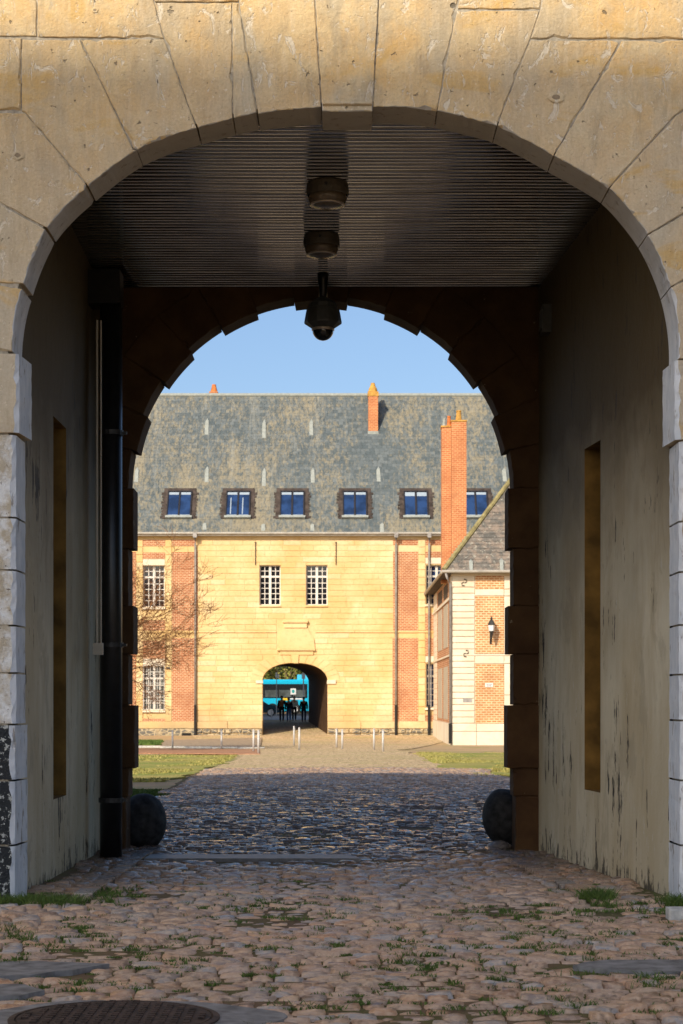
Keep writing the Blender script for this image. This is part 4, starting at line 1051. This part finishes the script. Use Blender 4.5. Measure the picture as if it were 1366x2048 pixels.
# iron wall anchors
for a in (511, 672):
    b = MB(); b.tube([(fx_(a), D-.06, fz_(1130)), (fx_(a), D-.06, fz_(1086))], .025, 6); b.lathe([(.05, 0), (.05, .06)], (fx_(a), D-.06, fz_(1086)), 8); b.build('wall_anchor', M['rust_iron'], bar)
b = MB(); b.tube([(fx_(332), D-.05, fz_(1330)), (fx_(332), D-.05, fz_(1268))], .025, 6); b.box(fx_(332), fx_(340), D-.09, D-.04, fz_(1338), fz_(1334)); b.build('cable_conduit', M['iron'], bar)
b = MB(); b.box(fx_(364), fx_(382), D-.12, D+.1, fz_(1472), fz_(1466)); b.box(fx_(365), fx_(369), D-.1, D+.1, fz_(1476), fz_(1472)); b.build('cellar_vent', M['black_board'], bar)
# vaulted tunnel through the building and its courtyard-side and street-side walls
DT = 126.0; shx = -1.35
b = MB()
prof = [(AX0, -2.0)]+cv+[(AX1, -2.0)]
for (xa, za), (xb, zb) in zip(prof, prof[1:]):
    b.quad((xa, D+.69, za), (xb, D+.69, zb), (xb+shx, DT, zb), (xa+shx, DT, za))
b.build('tunnel_vault', M['brown'], bar)
b = MB()
cvs = [(x+shx, z) for x, z in cv]
spandrel(b, cvs, 4.0, DT, DT+.5); b.box(-40, AX0+shx, DT, DT+.5, -2, 4.0); b.box(AX1+shx, 40, DT, DT+.5, -2, 4.0); b.box(-40, 40, DT, DT+.5, 4.001, zE)
b.box(-40, -39.5, D+.7, DT, -2, zE); b.box(39.5, 40, D+.7, DT, -2, zE)
b.build('street_wall', M['farstone'], bar)
for k, xk in enumerate((AX1-.32,)):
    b = MB(); b.box(xk+.24, xk+.29, D+4, D+4.4, -1, 3); b.build('door_leaf', M['dark_frame'], bar)

# ================================================================== THE PAVILION ON THE RIGHT
PY = 96.0; pX = lambda p: X_(p, PY); pZ = lambda p: Z_(p, PY)
pav = empty('pavilion', (pX(904), PY, -1), 'smaller brick and white stone pavilion with steep grey roof on the right', 'building')
X0 = X_(904, PY); X1 = X0+9.0; zEv = pZ(1143)
b = MB(); b.box(X0+.03, X1, PY+.03, D-.1, -2, zEv+.05); b.build('wall_core', M['whitestone'], pav)
def pbox(name, a, c, d, e_, proud, mat, bev=.02):
    b = MB(); b.bbox(pX(a), pX(c), PY-proud, PY+.12, pZ(e_), pZ(d), bev); return b.build(name, mat, pav)
ny = 24
edges = [1150+ (1447-1150)*i/ny for i in range(ny+1)]
for p, q in zip(edges, edges[1:]): pbox('quoin', 904.3, 949.5, p+.5, q-.5, .03, M['whitestone'], .03)
for p, q in ((1151,1178),(1179,1192),(1193,1240),(1241,1307),(1308,1311),(1312,1327),(1328,1390),(1391,1447)): pbox('quoin', 1008.5, 1024, p+.3, q-.3, .03, M['whitestone'])
for a, c, d, e_ in ((950.5,1008,1152,1178),(950.5,1008,1192,1307),(950.5,1008,1328,1447)): pbox('brick_panel', a, c, d, e_, .015, M['brick_pale'], .004)
for a, c, d, e_ in ((950,1008,1178.5,1191.5),(904,1024,1308,1311.5),(950,1008,1312,1327.5)): pbox('string_course', a, c, d, e_, .05, M['whitestone'])
pbox('cornice', 902, 1030, 1146, 1151, .1, M['whitestone'])
for a, c in ((903, 953), (953.5, 1030)):
    for d, e_ in ((1447.5, 1463), (1463.5, 1492)): pbox('plinth_stone', a, c, d, e_, .07, M['whitestone'], .03)
for a in (1040, 1092, 1150): 
    for d, e_ in ((1152,1178),(1192,1307),(1328,1447)): pbox('brick_panel', a, a+38, d, e_, .015, M['brick_pale'], .004)
pbox('patch', 926, 944, 1397, 1405, .035, M['grey_pipe'], .003)
for px_, py_ in ((928,1165),(932,1307)):
    b = MB(); c = (pX(px_), PY-.06, pZ(py_))
    for k in range(2):
        s_ = 1 if k else -1
        b.tube([(c[0]+s_*.02, c[1], c[2]-s_*.02), (c[0]+s_*.13, c[1], c[2]+s_*.03), (c[0]+s_*.10, c[1], c[2]+s_*.15), (c[0]-s_*.01, c[1], c[2]+s_*.16)], .025, 6)
    b.build('wall_anchor', M['rust_iron'], pav)
# side wall toward the courtyard
def sbox(name, y0, y1, z0, z1, proud, mat):
    b = MB(); b.box(X0-proud, X0+.1, y0, y1, z0, z1); return b.build(name, mat, pav)
zs = lambda p, Y=106: Z_(p, Y)
sbox('brick_panel', PY+1.2, D-.6, pZ(1447), zEv-.2, .012, M['brick_red'])
r = random.Random(4)
for (ya, yb4) in ((PY+.05, PY+1.2), (D-4.4, D-.7)):
    for i in range(24):
        za = pZ(1447)+(zEv-.25-pZ(1447))*i/24; zb = za+(zEv-.25-pZ(1447))/24
        sbox('quoin', ya, yb4, za+.012, zb-.012, .035, M['whitestone'])
sbox('plinth_stone', PY+.0, D-.5, -1.6, pZ(1447.5), .07, M['whitestone'])
sbox('string_course', PY, D-.5, pZ(1311.5), pZ(1308), .08, M['whitestone']); sbox('string_course', PY, D-.5, pZ(1197), pZ(1192), .09, M['whitestone'])
for (ya, yb4) in ((99.5, 103.5), (105.2, 109.5)):
    sbox('blind_window', ya, yb4, pZ(1290), pZ(1200), .03, M['cream_paint']); sbox('blind_window', ya, yb4, pZ(1440), pZ(1330), .03, M['cream_paint'])
    sbox('dark_panel', ya+.1, yb4-.1, pZ(1186), pZ(1158), .03, M['dark_surround'])
# hipped roof
ex, ey, sl_ = X0-.45, PY-.45, 1.34; hw = (X1+.45-ex)/2; zr = zEv+hw*sl_
def hp(x, y, z): return (x, y, z)
A_, B2, C_, D_ = (ex, ey, zEv), (X1+.45, ey, zEv), (X1+.45, D+.3, zEv), (ex, D+.3, zEv); R1, R2 = (ex+hw, ey+hw, zr), (ex+hw, D+.3, zr)
b = MB(); n = b.add([A_, B2, C_, D_, R1, R2]); b.face((n, n+1, n+4)); b.face((n+3, n, n+4, n+5)); b.face((n+1, n+2, n+5, n+4)); b.face((n+2, n+3, n+5)); b.face((n+3, n+2, n+1, n)); b.build('roof', M['slate_grey'], pav)
b = MB(); r = random.Random(8); Lh = math.hypot(hw, hw*sl_); n = int(Lh/.25); ch_, sh_ = hw/Lh, hw*sl_/Lh
for i in range(n):
    s0, s1 = i*Lh/n, (i+1)*Lh/n+.01; t = .03
    xa, xb = ex+s0*ch_, X1+.45-s0*ch_; x = xa
    while x < xb-.05:
        w = min(r.uniform(.24, .34), xb-x); b.cr = r.uniform(.02, .98); u = .02+r.uniform(0, .02)
        b.quad((x, ey+s0*ch_-sh_*u, zEv+s0*sh_+ch_*u), (x+w-.01, ey+s0*ch_-sh_*u, zEv+s0*sh_+ch_*u), (x+w-.01, ey+s1*ch_-.005, zEv+s1*sh_+.003), (x, ey+s1*ch_-.005, zEv+s1*sh_+.003)); x += w
    y = ey+s0*ch_
    while y < D:
        w = r.uniform(.26, .36); b.cr = r.uniform(.02, .98); u = .02+r.uniform(0, .02)
        b.quad((ex+s0*ch_-sh_*u, y+w-.01, zEv+s0*sh_+ch_*u), (ex+s0*ch_-sh_*u, y, zEv+s0*sh_+ch_*u), (ex+s1*ch_-.005, y, zEv+s1*sh_+.003), (ex+s1*ch_-.005, y+w-.01, zEv+s1*sh_+.003)); y += w
b.build('slates', M['slate_grey'], pav, kind='stuff')
simple('moss_lead', (.26, .22, .10), .85, .2, 0, .3, 4)
b = MB(); b.tube([tuple(Vector(A_)+Vector((0, 0, .05))), tuple(Vector(R1)+Vector((0, 0, .05)))], .13, 8); b.tube([tuple(R1), tuple(R2)], .12, 8); b.build('hip_capping', M['moss_lead'], pav)
b = MB(); b.tube([(ex-.1, ey-.05, zEv-.03), (X1+.5, ey-.05, zEv-.03)], .085, 10); b.build('gutter', M['zinc'], pav)
b = MB(); b.tube([(ex-.08, ey, zEv-.06), (ex-.08, D, zEv-.06)], .08, 10); b.build('gutter', M['zinc'], pav)
b = MB(); b.box(ex, X0+.02, ey+.05, D-.2, zEv-.12, zEv-.02); b.build('soffit_board', M['dark_surround'], pav)
b = MB(); xd = pX(900.5)
b.tube([(ex+.1, ey+.0, zEv-.1), (ex+.18, ey+.05, zEv-.35), (xd, PY-.12, zEv-.7), (xd, PY-.12, pZ(1447))], .06, 10); dpo = b.build('downpipe', M['grey_pipe'], pav, smooth=True)
b = MB(); b.tube([(xd, PY-.12, pZ(1447)), (xd, PY-.12, pZ(1487))], .09, 10); b.build('pipe_shoe', M['black_iron'], dpo)
for a, c, l in ((941,1118,.9),(1002,1116,.9)):
    k = (HZ-c)/F; Yv = (zEv-EYE-sl_*ey)/(k-sl_); q = Vector((X_(a, Yv), Yv, EYE+k*Yv)); up = Vector((0, ch_, sh_)); nr = Vector((0, -sh_, ch_)); b = MB()
    pts = [q, q-up*l*.3+nr*.14+Vector((-.1, 0, 0)), q-up*l*.3+nr*.14+Vector((.1, 0, 0)), q-up*l+Vector((-.08, 0, 0))+nr*.05, q-up*l+Vector((.08, 0, 0))+nr*.05]
    n = b.add([tuple(p) for p in pts]); b.face((n, n+1, n+2)); b.face((n+1, n+3, n+4, n+2)); b.face((n, n+3, n+1)); b.face((n, n+2, n+4)); b.build('roof_vent', M['lead_pale'], pav)
# the tall double chimney stack
YC = 100.5
b = MB(); b.box(X_(903, YC), X_(933, YC), YC, YC+1.2, zEv-.3, Z_(843, YC)); chp = b.build('chimney', M['brick_chimney'], pav)
b = MB(); b.box(X_(883.5, YC+.25), X_(902.6, YC), YC+.25, YC+1.1, zEv-.3, Z_(853, YC)); b.build('flue', M['brick_chimney'], chp)
b = MB(); b.box(X_(902, YC), X_(934, YC), YC-.04, YC+1.24, Z_(843, YC), Z_(840, YC)); b.box(X_(882.5, YC), X_(901.5, YC), YC+.2, YC+1.14, Z_(853, YC), Z_(850, YC)); b.build('coping', M['pot_ochre'], chp)
for px_, d, e_, rb, mt in ((917.5,818,840,.17,'pot_ochre'),(898,829,850,.12,'terracotta'),(888.5,834,850,.11,'lead_pale')):
    b = MB(); zz = Z_(e_, YC); H = Z_(d, YC)-zz; b.lathe([(rb*1.2, 0), (rb*1.15, H*.12), (rb, H*.15), (rb*.72, H*.85), (rb*.85, H*.88), (rb*.8, H)], (X_(px_, YC+.5), YC+.55, zz), 14); b.build('chimney_pot', M[mt], chp)
b = MB(); xa = X_(903, YC)
for k in range(7):
    x = xa+k*(X_(933, YC)-xa)/7; z = zEv+(x-ex)*sl_; b.box(x, x+(X_(933, YC)-xa)/7, YC-.03, YC, z-.05, z+.33)
for k in range(4):
    x = X_(884, YC+.2)+k*.125; z = zEv+(x-ex)*sl_; b.box(x, x+.125, YC+.21, YC+.25, z-.05, z+.30)
b.build('flashing', M['lead_pale'], chp)

# wall lantern
LY = PY-.55; xL = X_(983, LY)
ln = empty('wall_lantern', (xL, PY-.02, Z_(1290, PY)), 'black wall lantern with milky glass on the pavilion brick', 'lantern')
zl = lambda p: Z_(p, LY)
b = MB(); b.tube([(xL, PY-.02, zl(1285)), (xL, PY-.1, zl(1279)), (xL, PY-.35, zl(1272)), (xL, LY, zl(1265))], .028, 8); b.tube([(xL, PY-.02, zl(1262)), (xL, PY-.3, zl(1268)), (xL, LY, zl(1265))], .02, 8); b.box(xL-.05, xL+.05, PY-.05, PY-.015, zl(1287), zl(1260)); b.build('bracket', M['iron'], ln)
b = MB(); b.lathe([(.03, zl(1278)-zl(1250)), (.07, zl(1270)-zl(1250)), (.11, zl(1263.5)-zl(1250)), (.13, zl(1262)-zl(1250))], (xL, LY, zl(1250)), 6); b.build('base', M['iron'], ln)
b = MB(); b.lathe([(.125, zl(1262)-zl(1250)), (.17, zl(1250.5)-zl(1250))], (xL, LY, zl(1250)), 6); b.build('glass', M['bus_white'], ln)
b = MB(); b.lathe([(.20, 0), (.19, .03), (.10, zl(1241)-zl(1250)), (.05, zl(1239)-zl(1250)), (.06, zl(1236)-zl(1250)), (.015, zl(1233)-zl(1250))], (xL, LY, zl(1250)), 6); b.build('hood', M['iron'], ln)
b = MB(); b.box(pX(970), pX(986), PY-.05, PY-.02, pZ(1374), pZ(1366)); pl = b.build('plaque', M['plaque']); tag(pl, 'small white enamel plaque with faint lettering on the pavilion brick', 'plaque')
b = MB()
for (u0, u1, v) in ((973,976,1369),(976.8,979,1369),(980,983.5,1369),(974,977.5,1371.6),(978.5,982,1371.6)): b.box(pX(u0), pX(u1), PY-.053, PY-.051, pZ(v+.8), pZ(v-.6))
b.build('lettering', M['plaque_ink'], pl)

# ================================================================== BOLLARDS
def blabel(i): return ['lone thin pale bollard furthest left, before the brick bay', 'thin pale bollard before the left half of the limestone wall', 'left post of the bollard pair just left of the gateway', 'right post of the bollard pair just left of the gateway',
  'taller post of the bollard pair in the middle of the gateway', 'shorter post of the bollard pair in the middle of the gateway', 'left post of the bollard pair just right of the gateway', 'right post of the bollard pair just right of the gateway',
  'left post of the bollard pair near the right downpipe', 'right post of the bollard pair near the right downpipe'][i]
for i, (px_, t_, bt) in enumerate(((345,1460,1495),(443,1460,1497),(507,1459,1501),(517,1460,1505),(588,1452,1489),(598.5,1455,1498),(673,1457,1493),(684.5,1459,1496),(748,1457,1497),(766,1459,1501))):
    gx, gy = gpt(px_, bt); zb = gz(gx, gy)-.05; zt_ = Z_(t_, gy)
    e = empty('bollard', (gx, gy, zb), blabel(i), 'bollard', 'thin pale bollards across the courtyard before the gateway')
    b = MB(); b.lathe([(.042, 0), (.042, zt_-zb-.03)], (gx, gy, zb), 12); b.build('post', M['bollard_grey'], e, smooth=True)
    b = MB(); b.lathe([(.047, zt_-zb-.03), (.047, zt_-zb-.008), (.03, zt_-zb)], (gx, gy, zb), 12); b.build('cap', M['bollard_grey'], e, smooth=True)

# ================================================================== BARE TREE AT THE LEFT
TY = 80.0
tr = empty('bare_tree', (X_(158, TY), TY, gz(-10, TY)), 'bare spreading tree with lichened twigs before the left brick bay', 'tree')
r = random.Random(21); trunk, crown = MB(), MB()
def grow(p, d, L, rad, depth, mb):
    pts = [p]; n = 4 if depth < 3 else 3; q = Vector(p); dd = Vector(d)
    for i in range(n):
        dd = (dd + Vector((r.gauss(0, .16), r.gauss(0, .16), r.gauss(.03, .14)))).normalized(); q = q+dd*L/n; pts.append(q.copy())
    rads = [rad*(1-.45*i/n) for i in range(n+1)]
    mb.cr = r.uniform(.02, .98); mb.tube(pts, rads, 6 if depth < 2 else (4 if depth < 4 else 3), cap=False)
    if depth >= 6: return
    k = r.randint(2, 3) + (1 if depth in (1, 2, 3, 4, 5) else 0)
    for i in range(k):
        t = r.choice(pts[2:]) if i else pts[-1]
        ax = Vector((r.gauss(0, 1), r.gauss(0, 1), r.gauss(0, .6))).normalized(); sp = r.uniform(.35, .95)
        nd = (dd*(1-sp*.4)+ax*sp).normalized()
        if depth > 2: nd.z += .02
        grow(t, nd, L*r.uniform(.58, .78), max(.0085, rads[-1]*r.uniform(.55, .8)), depth+1, crown)
base = Vector((X_(158, TY), TY, gz(-10, TY)-.1))
trunk.tube([base, base+Vector((.05, 0, 1.4)), base+Vector((.1, .05, 2.8))], [.30, .23, .2], 10); top = base+Vector((.1, .05, 2.75))
for d, L in (((.62, -.2, .8), 2.9), ((.35, .3, 1.2), 3.3), ((-.5, .2, .9), 2.9), ((-.75, -.3, .5), 2.6), ((.1, -.5, 1.3), 3.2), ((.95, .2, .45), 2.0), ((.45, -.5, 1.1), 3.2), ((.3, .4, .9), 3.2), ((.5, .1, .55), 2.4), ((.25, -.3, .8), 2.8), ((.55, .5, .95), 2.3)):
    grow(top+Vector((0, 0, r.uniform(-.3, .1))), Vector(d).normalized(), L*.9, .12, 1, crown)
trunk.build('trunk', M['bark'], tr, smooth=True); crown.build('crown', M['bark_lichen'], tr)

# ================================================================== STREET BEYOND THE TUNNEL
b = MB(); 
n = b.add([(-60, 133, gz(0,133)-.045), (60, 133, gz(0,133)-.045), (60, 150, gz(0,150)-.045), (-60, 150, gz(0,150)-.045)]); b.face((n, n+1, n+2, n+3)); b.build('pavement', M['street_pale'], None, kind='structure')
b = MB(); n = b.add([(-60, 150.2, .02), (60, 150.2, .02), (60, 172, .02), (-60, 172, .02)]); b.face((n, n+1, n+2, n+3)); b.build('road', M['asphalt'], None, kind='structure')
# bus
BY = 159.0; bx = lambda p: X_(p, BY); bz = lambda p: Z_(p, BY)
bus = empty('bus', (bx(560), BY, .05), 'bright cyan city bus parked beyond the gateway tunnel', 'bus')
bl, br, z0b, z1b = bx(350), bx(617), .35, bz(1359)
prof = [(0, z0b), (2.5, z0b), (2.5, z1b-.15), (2.35, z1b), (.15, z1b), (0, z1b-.15)]
b = MB(); b.xprism([(BY+y, z) for y, z in prof], bl, br); b.build('body', M['bus_cyan'], bus)
b = MB(); b.xprism([(BY+.3, z1b), (BY+2.2, z1b), (BY+2.1, bz(1349)), (BY+.4, bz(1349))], bx(594), bx(616)); b.build('roof_unit', M['bus_cyan'], bus)
b = MB(); b.box(bl+.1, br-.1, BY-.02, BY+.01, bz(1396), bz(1368)); b.build('window_band', M['bus_black'], bus)
for i in range(9):
    a = 362+i*28; b = MB(); b.box(bx(a), bx(a+25), BY-.035, BY-.021, bz(1394), bz(1380)); b.build('side_window', M['glass_grey'], bus)
b = MB(); b.box(bx(567), bx(606), BY-.03, BY-.003, bz(1399), bz(1396.5)); b.build('stripe', M['bus_white'], bus)
b = MB(); b.box(bx(566), bx(576), BY-.04, BY-.031, bz(1401), bz(1396)); b.build('stripe', M['bus_yellow'], bus)
b = MB(); b.box(bx(581), bx(592), BY-.05, BY-.036, bz(1389), bz(1377)); ps = b.build('poster', M['bus_white'], bus)
b = MB(); b.lathe([(.08, -.13), (.13, -.02), (.13, .08), (.07, .15)], (bx(586.5), BY-.05, bz(1383)), 8, sy=.02); b.build('poster_mark', M['teal_print'], ps)
b = MB(); b.box(bl, br, BY+.02, BY+2.48, .25, .36); b.build('skirt', M['bus_black'], bus)
for px_ in (385, 545, 590):
    b = MB(); n = 20; c = (bx(px_), BY+.1, .52); k0 = b.add([(c[0]+.48*math.cos(6.283*i/n), BY-.03, c[2]+.48*math.sin(6.283*i/n)) for i in range(n)]); k1 = b.add([(c[0]+.48*math.cos(6.283*i/n), BY+.3, c[2]+.48*math.sin(6.283*i/n)) for i in range(n)])
    b.face(range(k0, k0+n)); b.face(range(k1, k1+n))
    for i in range(n): b.face((k0+i, k0+(i+1) % n, k1+(i+1) % n, k1+i))
    wh = b.build('wheel', M['rubber'], bus)
    b = MB(); k0 = b.add([(c[0]+.27*math.cos(6.283*i/n), BY-.045, c[2]+.27*math.sin(6.283*i/n)) for i in range(n)]); b.face(range(k0, k0+n)); b.build('hub', M['hubcap'], wh)
# car
CY = 147.0; car = empty('parked_car', (X_(510, CY), CY, gz(0, CY)), 'dark teal hatchback parked in front of the cyan bus', 'car')
cg = gz(0, CY)-.04; x1c = X_(563, CY); x0c = x1c-4.3
pr_ = [(0, .3), (4.3, .3), (4.3, .62), (4.15, .84), (3.2, .95), (2.45, 1.42), (1.0, 1.48), (.25, 1.05), (0, .85)]
b = MB(); b.prism([(x0c+x, cg+z) for x, z in pr_], CY, CY+1.7); b.build('body', M['car_teal'], car)
for (a, c) in (((2.95, .98), (2.35, 1.36), (1.75, 1.38), (1.75, .98)), ((1.65, .98), (1.65, 1.38), (1.05, 1.4), (.5, 1.0))) and [(0, 0)]:
    for q in (((2.95, .98), (2.35, 1.36), (1.75, 1.38), (1.75, .98)), ((1.65, .98), (1.65, 1.38), (1.05, 1.4), (.5, 1.0))):
        b = MB(); b.prism([(x0c+x, cg+z) for x, z in q], CY-.015, CY+.01); b.build('side_window', M['glass_grey'], car)
for xw in (.85, 3.45):
    b = MB(); n = 20; c = (x0c+xw, cg+.32)
    k0 = b.add([(c[0]+.32*math.cos(6.283*i/n), CY-.04, c[1]+.32*math.sin(6.283*i/n)) for i in range(n)]); k1 = b.add([(c[0]+.32*math.cos(6.283*i/n), CY+.2, c[1]+.32*math.sin(6.283*i/n)) for i in range(n)])
    b.face(range(k0, k0+n))
    for i in range(n): b.face((k0+i, k0+(i+1) % n, k1+(i+1) % n, k1+i))
    wh = b.build('wheel', M['rubber'], car); b = MB(); k0 = b.add([(c[0]+.23*math.cos(6.283*i/n), CY-.055, c[1]+.23*math.sin(6.283*i/n)) for i in range(n)]); b.face(range(k0, k0+n)); b.build('rim', M['hubcap'], wh)
b = MB(); b.box(x0c+4.1, x0c+4.28, CY-.01, CY+.3, cg+.62, cg+.76); b.build('headlight', M['blind_white'], car)
# sign posts and a street bollard
SY = 143.0
for nm, a, top_, plates, lab in (('sign_post', 607, 1345, ((603.5,610.5,1346,1358),), 'tall pale signpost with a narrow plate in front of the bus end'), ('sign_post', 553, 1345, ((551,554.5,1345,1355),(555.5,558.5,1348,1357)), 'short-plated pale signpost above the left part of the bus roof')):
    e = empty(nm, (X_(a, SY), SY, gz(0, SY)), lab, 'signpost')
    b = MB(); b.tube([(X_(a, SY), SY, gz(0, SY)-.1), (X_(a, SY), SY, Z_(top_, SY))], .045 if a > 600 else .03, 8); b.build('post', M['bollard_grey'], e)
    for (u0, u1, v0, v1) in plates: b = MB(); b.box(X_(u0, SY), X_(u1, SY), SY-.07, SY-.05, Z_(v1, SY), Z_(v0, SY)); b.build('sign_plate', M['plaque'], e)
SBY = 138.0; e = empty('bollard', (X_(543.5, SBY), SBY, gz(0, SBY)), 'pale street bollard in front of the dark teal car', 'bollard')
b = MB(); b.lathe([(.05, 0), (.05, .68), (.03, .7)], (X_(543.5, SBY), SBY, gz(0, SBY)-.05), 10); b.build('post', M['bollard_grey'], e)
# trees behind the bus
def leafy(px_, Y, h, rad, seed, label):
    r = random.Random(seed); x = X_(px_, Y); t = empty('leafy_tree', (x, Y, .05), label, 'tree', 'olive green trees beyond the street')
    b = MB(); b.tube([(x, Y, -.1), (x+.1, Y, h*.35), (x-.1, Y, h*.6)], [.28, .2, .1], 8)
    for _ in range(6): a = r.uniform(0, 6.28); b.tube([(x, Y, h*.3), (x+math.cos(a)*rad*.5, Y+math.sin(a)*rad*.5, h*r.uniform(.5, .8))], [.1, .03], 5)
    b.build('trunk', M['bark'], t)
    b = MB(); cl = [(Vector((r.gauss(0, .42)*rad, r.gauss(0, .4)*rad, h*r.uniform(.12, .95))), rad*r.uniform(.18, .38)) for _ in range(46)]
    for c, cr in cl:
        for _ in range(95):
            d = Vector((r.gauss(0, 1), r.gauss(0, 1), r.gauss(0, 1))).normalized()*cr*r.uniform(.55, 1.05); q = c+d+Vector((x, Y, 0)); b.cr = r.uniform(.02, .98)
            u = Vector((r.gauss(0, 1), r.gauss(0, 1), r.gauss(0, .6))).normalized()*r.uniform(.08, .18); w = u.orthogonal().normalized()*r.uniform(.05, .12)
            b.quad(tuple(q-u), tuple(q+w), tuple(q+u), tuple(q-w))
    b.build('crown', M['leaf_olive'], t)
leafy(530, 176, 8.2, 4.0, 1, 'leafy olive tree over the left end of the bus roof'); leafy(572, 172, 7.2, 3.6, 2, 'leafy olive tree over the middle of the bus roof'); leafy(612, 178, 8.6, 4.0, 3, 'leafy olive tree over the right end of the bus roof')
leafy(550, 186, 11, 4.8, 4, 'taller leafy tree standing behind the others beyond the bus'); leafy(592, 188, 10.5, 4.6, 5, 'tall leafy tree in the second row beyond the bus'); leafy(500, 182, 10, 4.6, 6, 'leafy tree at the left, mostly hidden by the gateway')

# people walking away through the gateway
def skin_mesh(name, verts, edges_, rads, root, mat, parent, sub=1):
    me = bpy.data.meshes.new(name); me.from_pydata(verts, edges_, []); me.materials.append(mat)
    o = bpy.data.objects.new(name, me); COL.objects.link(o); o.parent = parent
    m = o.modifiers.new('skin', 'SKIN'); m.use_smooth_shade = True
    sv = me.skin_vertices
    if not sv: me.attributes.new
    for i, rr_ in enumerate(rads): me.skin_vertices[0].data[i].radius = rr_ if isinstance(rr_, tuple) else (rr_, rr_)
    me.skin_vertices[0].data[root].use_root = True
    s_ = o.modifiers.new('sub', 'SUBSURF'); s_.levels = sub; s_.render_levels = sub
    return o
def person(px_, Y, h, label, jacket, trousers, hair, stride, bag=None, arm=.1, wide=1.0):
    x = X_(px_, Y); g0 = gz(x, Y)-.07; t = empty('person', (x, Y, g0), label, 'person', 'people walking away beyond the gateway'); k = h/1.72; ORG[t.name] = (x, Y, g0)
    s = stride
    V = [(0,0,.94),(0,0,1.12),(0,0,1.38),(0,0,1.48),(0,0,1.60),(0,.01,1.68),
         (-.1,0,.9),(-.1,s*.5,.50),(-.1,s-.02*0,.08),(-.1,s+.14,.035), (.1,0,.9),(.1,-s*.4+.04,.50),(.1,-s,.10),(.1,-s+.13,.035),
         (-.19,0,1.40),(-.24,-.03,1.13),(-.25,arm,.90),(-.25,arm+.03,.83), (.19,0,1.40),(.24,-.03,1.13),(.25,-arm*.3+.04,.90),(.25,-arm*.3+.07,.83)]
    E = [(0,1),(1,2),(2,3),(3,4),(4,5),(0,6),(6,7),(7,8),(8,9),(0,10),(10,11),(11,12),(12,13),(2,14),(14,15),(15,16),(16,17),(2,18),(18,19),(19,20),(20,21)]
    Rr = [(.14,.10),(.13,.09),(.16,.10),.055,.085,.08,.08,.055,.04,.035,.08,.055,.04,.035,.055,.042,.03,.028,.055,.042,.03,.028]
    for hnd in (17, 21):
        hx, hy, hz = V[hnd]; sgn = -1 if hnd == 17 else 1
        for f_ in range(4): V.append((hx, hy-.03+.02*f_, hz-.075-.008*(f_ in (1, 2)))); E.append((hnd, len(V)-1)); Rr.append(.009)
        V.append((hx-sgn*.03, hy+.045, hz-.03)); E.append((hnd, len(V)-1)); Rr.append(.01)
    V = [(a*k, c*k, d*k) for a, c, d in V]
    skin_mesh('body', V, E, [(q[0]*k, q[1]*k) if isinstance(q, tuple) else q*k for q in Rr], 0, M['skin'], t)
    def sub_(name, ids, grow_, mat, root):
        mp = {q: i for i, q in enumerate(ids)}; vv = [V[q] for q in ids]; ee = [(mp[a], mp[c]) for a, c in E if a in mp and c in mp]
        skin_mesh(name, vv, ee, [((Rr[q][0]+grow_)*k*wide, (Rr[q][1]+grow_)*k*wide) if isinstance(Rr[q], tuple) else (Rr[q]+grow_)*k for q in ids], mp[root], M[mat], t)
    sub_('trousers', [0,6,7,8,10,11,12], .022, trousers, 0)
    sub_('jacket', [0,1,2,14,15,16,18,19,20], .030, jacket, 1)
    sub_('shoe', [8,9], .012, 'shoe', 8); sub_('shoe', [12,13], .012, 'shoe', 12)
    b = MB(); prof = [(.02*k, 1.765*k)]
    prof = [(max(.01, .098*k*math.cos(a)), 1.655*k+.105*k*math.sin(a)) for a in [-.35+i*(1.9/7) for i in range(8)]]
    b.lathe(prof, (x, Y-.018, g0), 12); hr = b.build('hair', M[hair], t, smooth=True)
    if bag:
        b = MB(); b.bbox(x-.17, x+.13, Y-.27, Y-.12, g0+1.02*k, g0+1.28*k, .03); b.build('bag', M[bag], t)
        b = MB(); b.tube([(x-.12, Y-.16, g0+1.2*k), (x-.02, Y-.13, g0+1.44*k), (x+.1, Y-.05, g0+1.5*k)], .012, 5); b.build('bag_strap', M[bag], t)
person(563.5, 127.5, 1.74, 'person in black with a brown bag on the back, walking away at the left', 'cloth_black', 'cloth_black', 'hair_dark', .16, 'leather_brown')
person(577.5, 127.0, 1.62, 'person in navy jacket and blue jeans between two companions', 'cloth_navy', 'denim', 'hair_dark', .2, None, .1, 1.1)
person(588.5, 131.0, 1.70, 'person in a pale top and dark trousers, furthest ahead in the gateway', 'cloth_pale', 'cloth_black', 'hair_fair', .14, None, .12)
person(607.5, 126.6, 1.66, 'person in a long dark coat walking alone at the right of the group', 'cloth_black', 'cloth_navy', 'hair_dark', .1, None, .05, 1.12)

# ================================================================== UNSEEN BUILDING BEHIND THE VIEWER (sized and narrowed to shade the near side)
tw = empty('shade_caster', (-11, -12, 0), 'tall plain stone house behind the viewer whose shadow covers the near paving', 'house')
b = MB(); b.box(-14.6, -7.0, -22, -10, -.2, 20.58); b.build('wall', M['render_wall'], tw)
b = MB(); b.box(-14.9, -6.7, -22.3, -9.8, 20.58, 20.78); b.build('roof', M['slate'], tw)
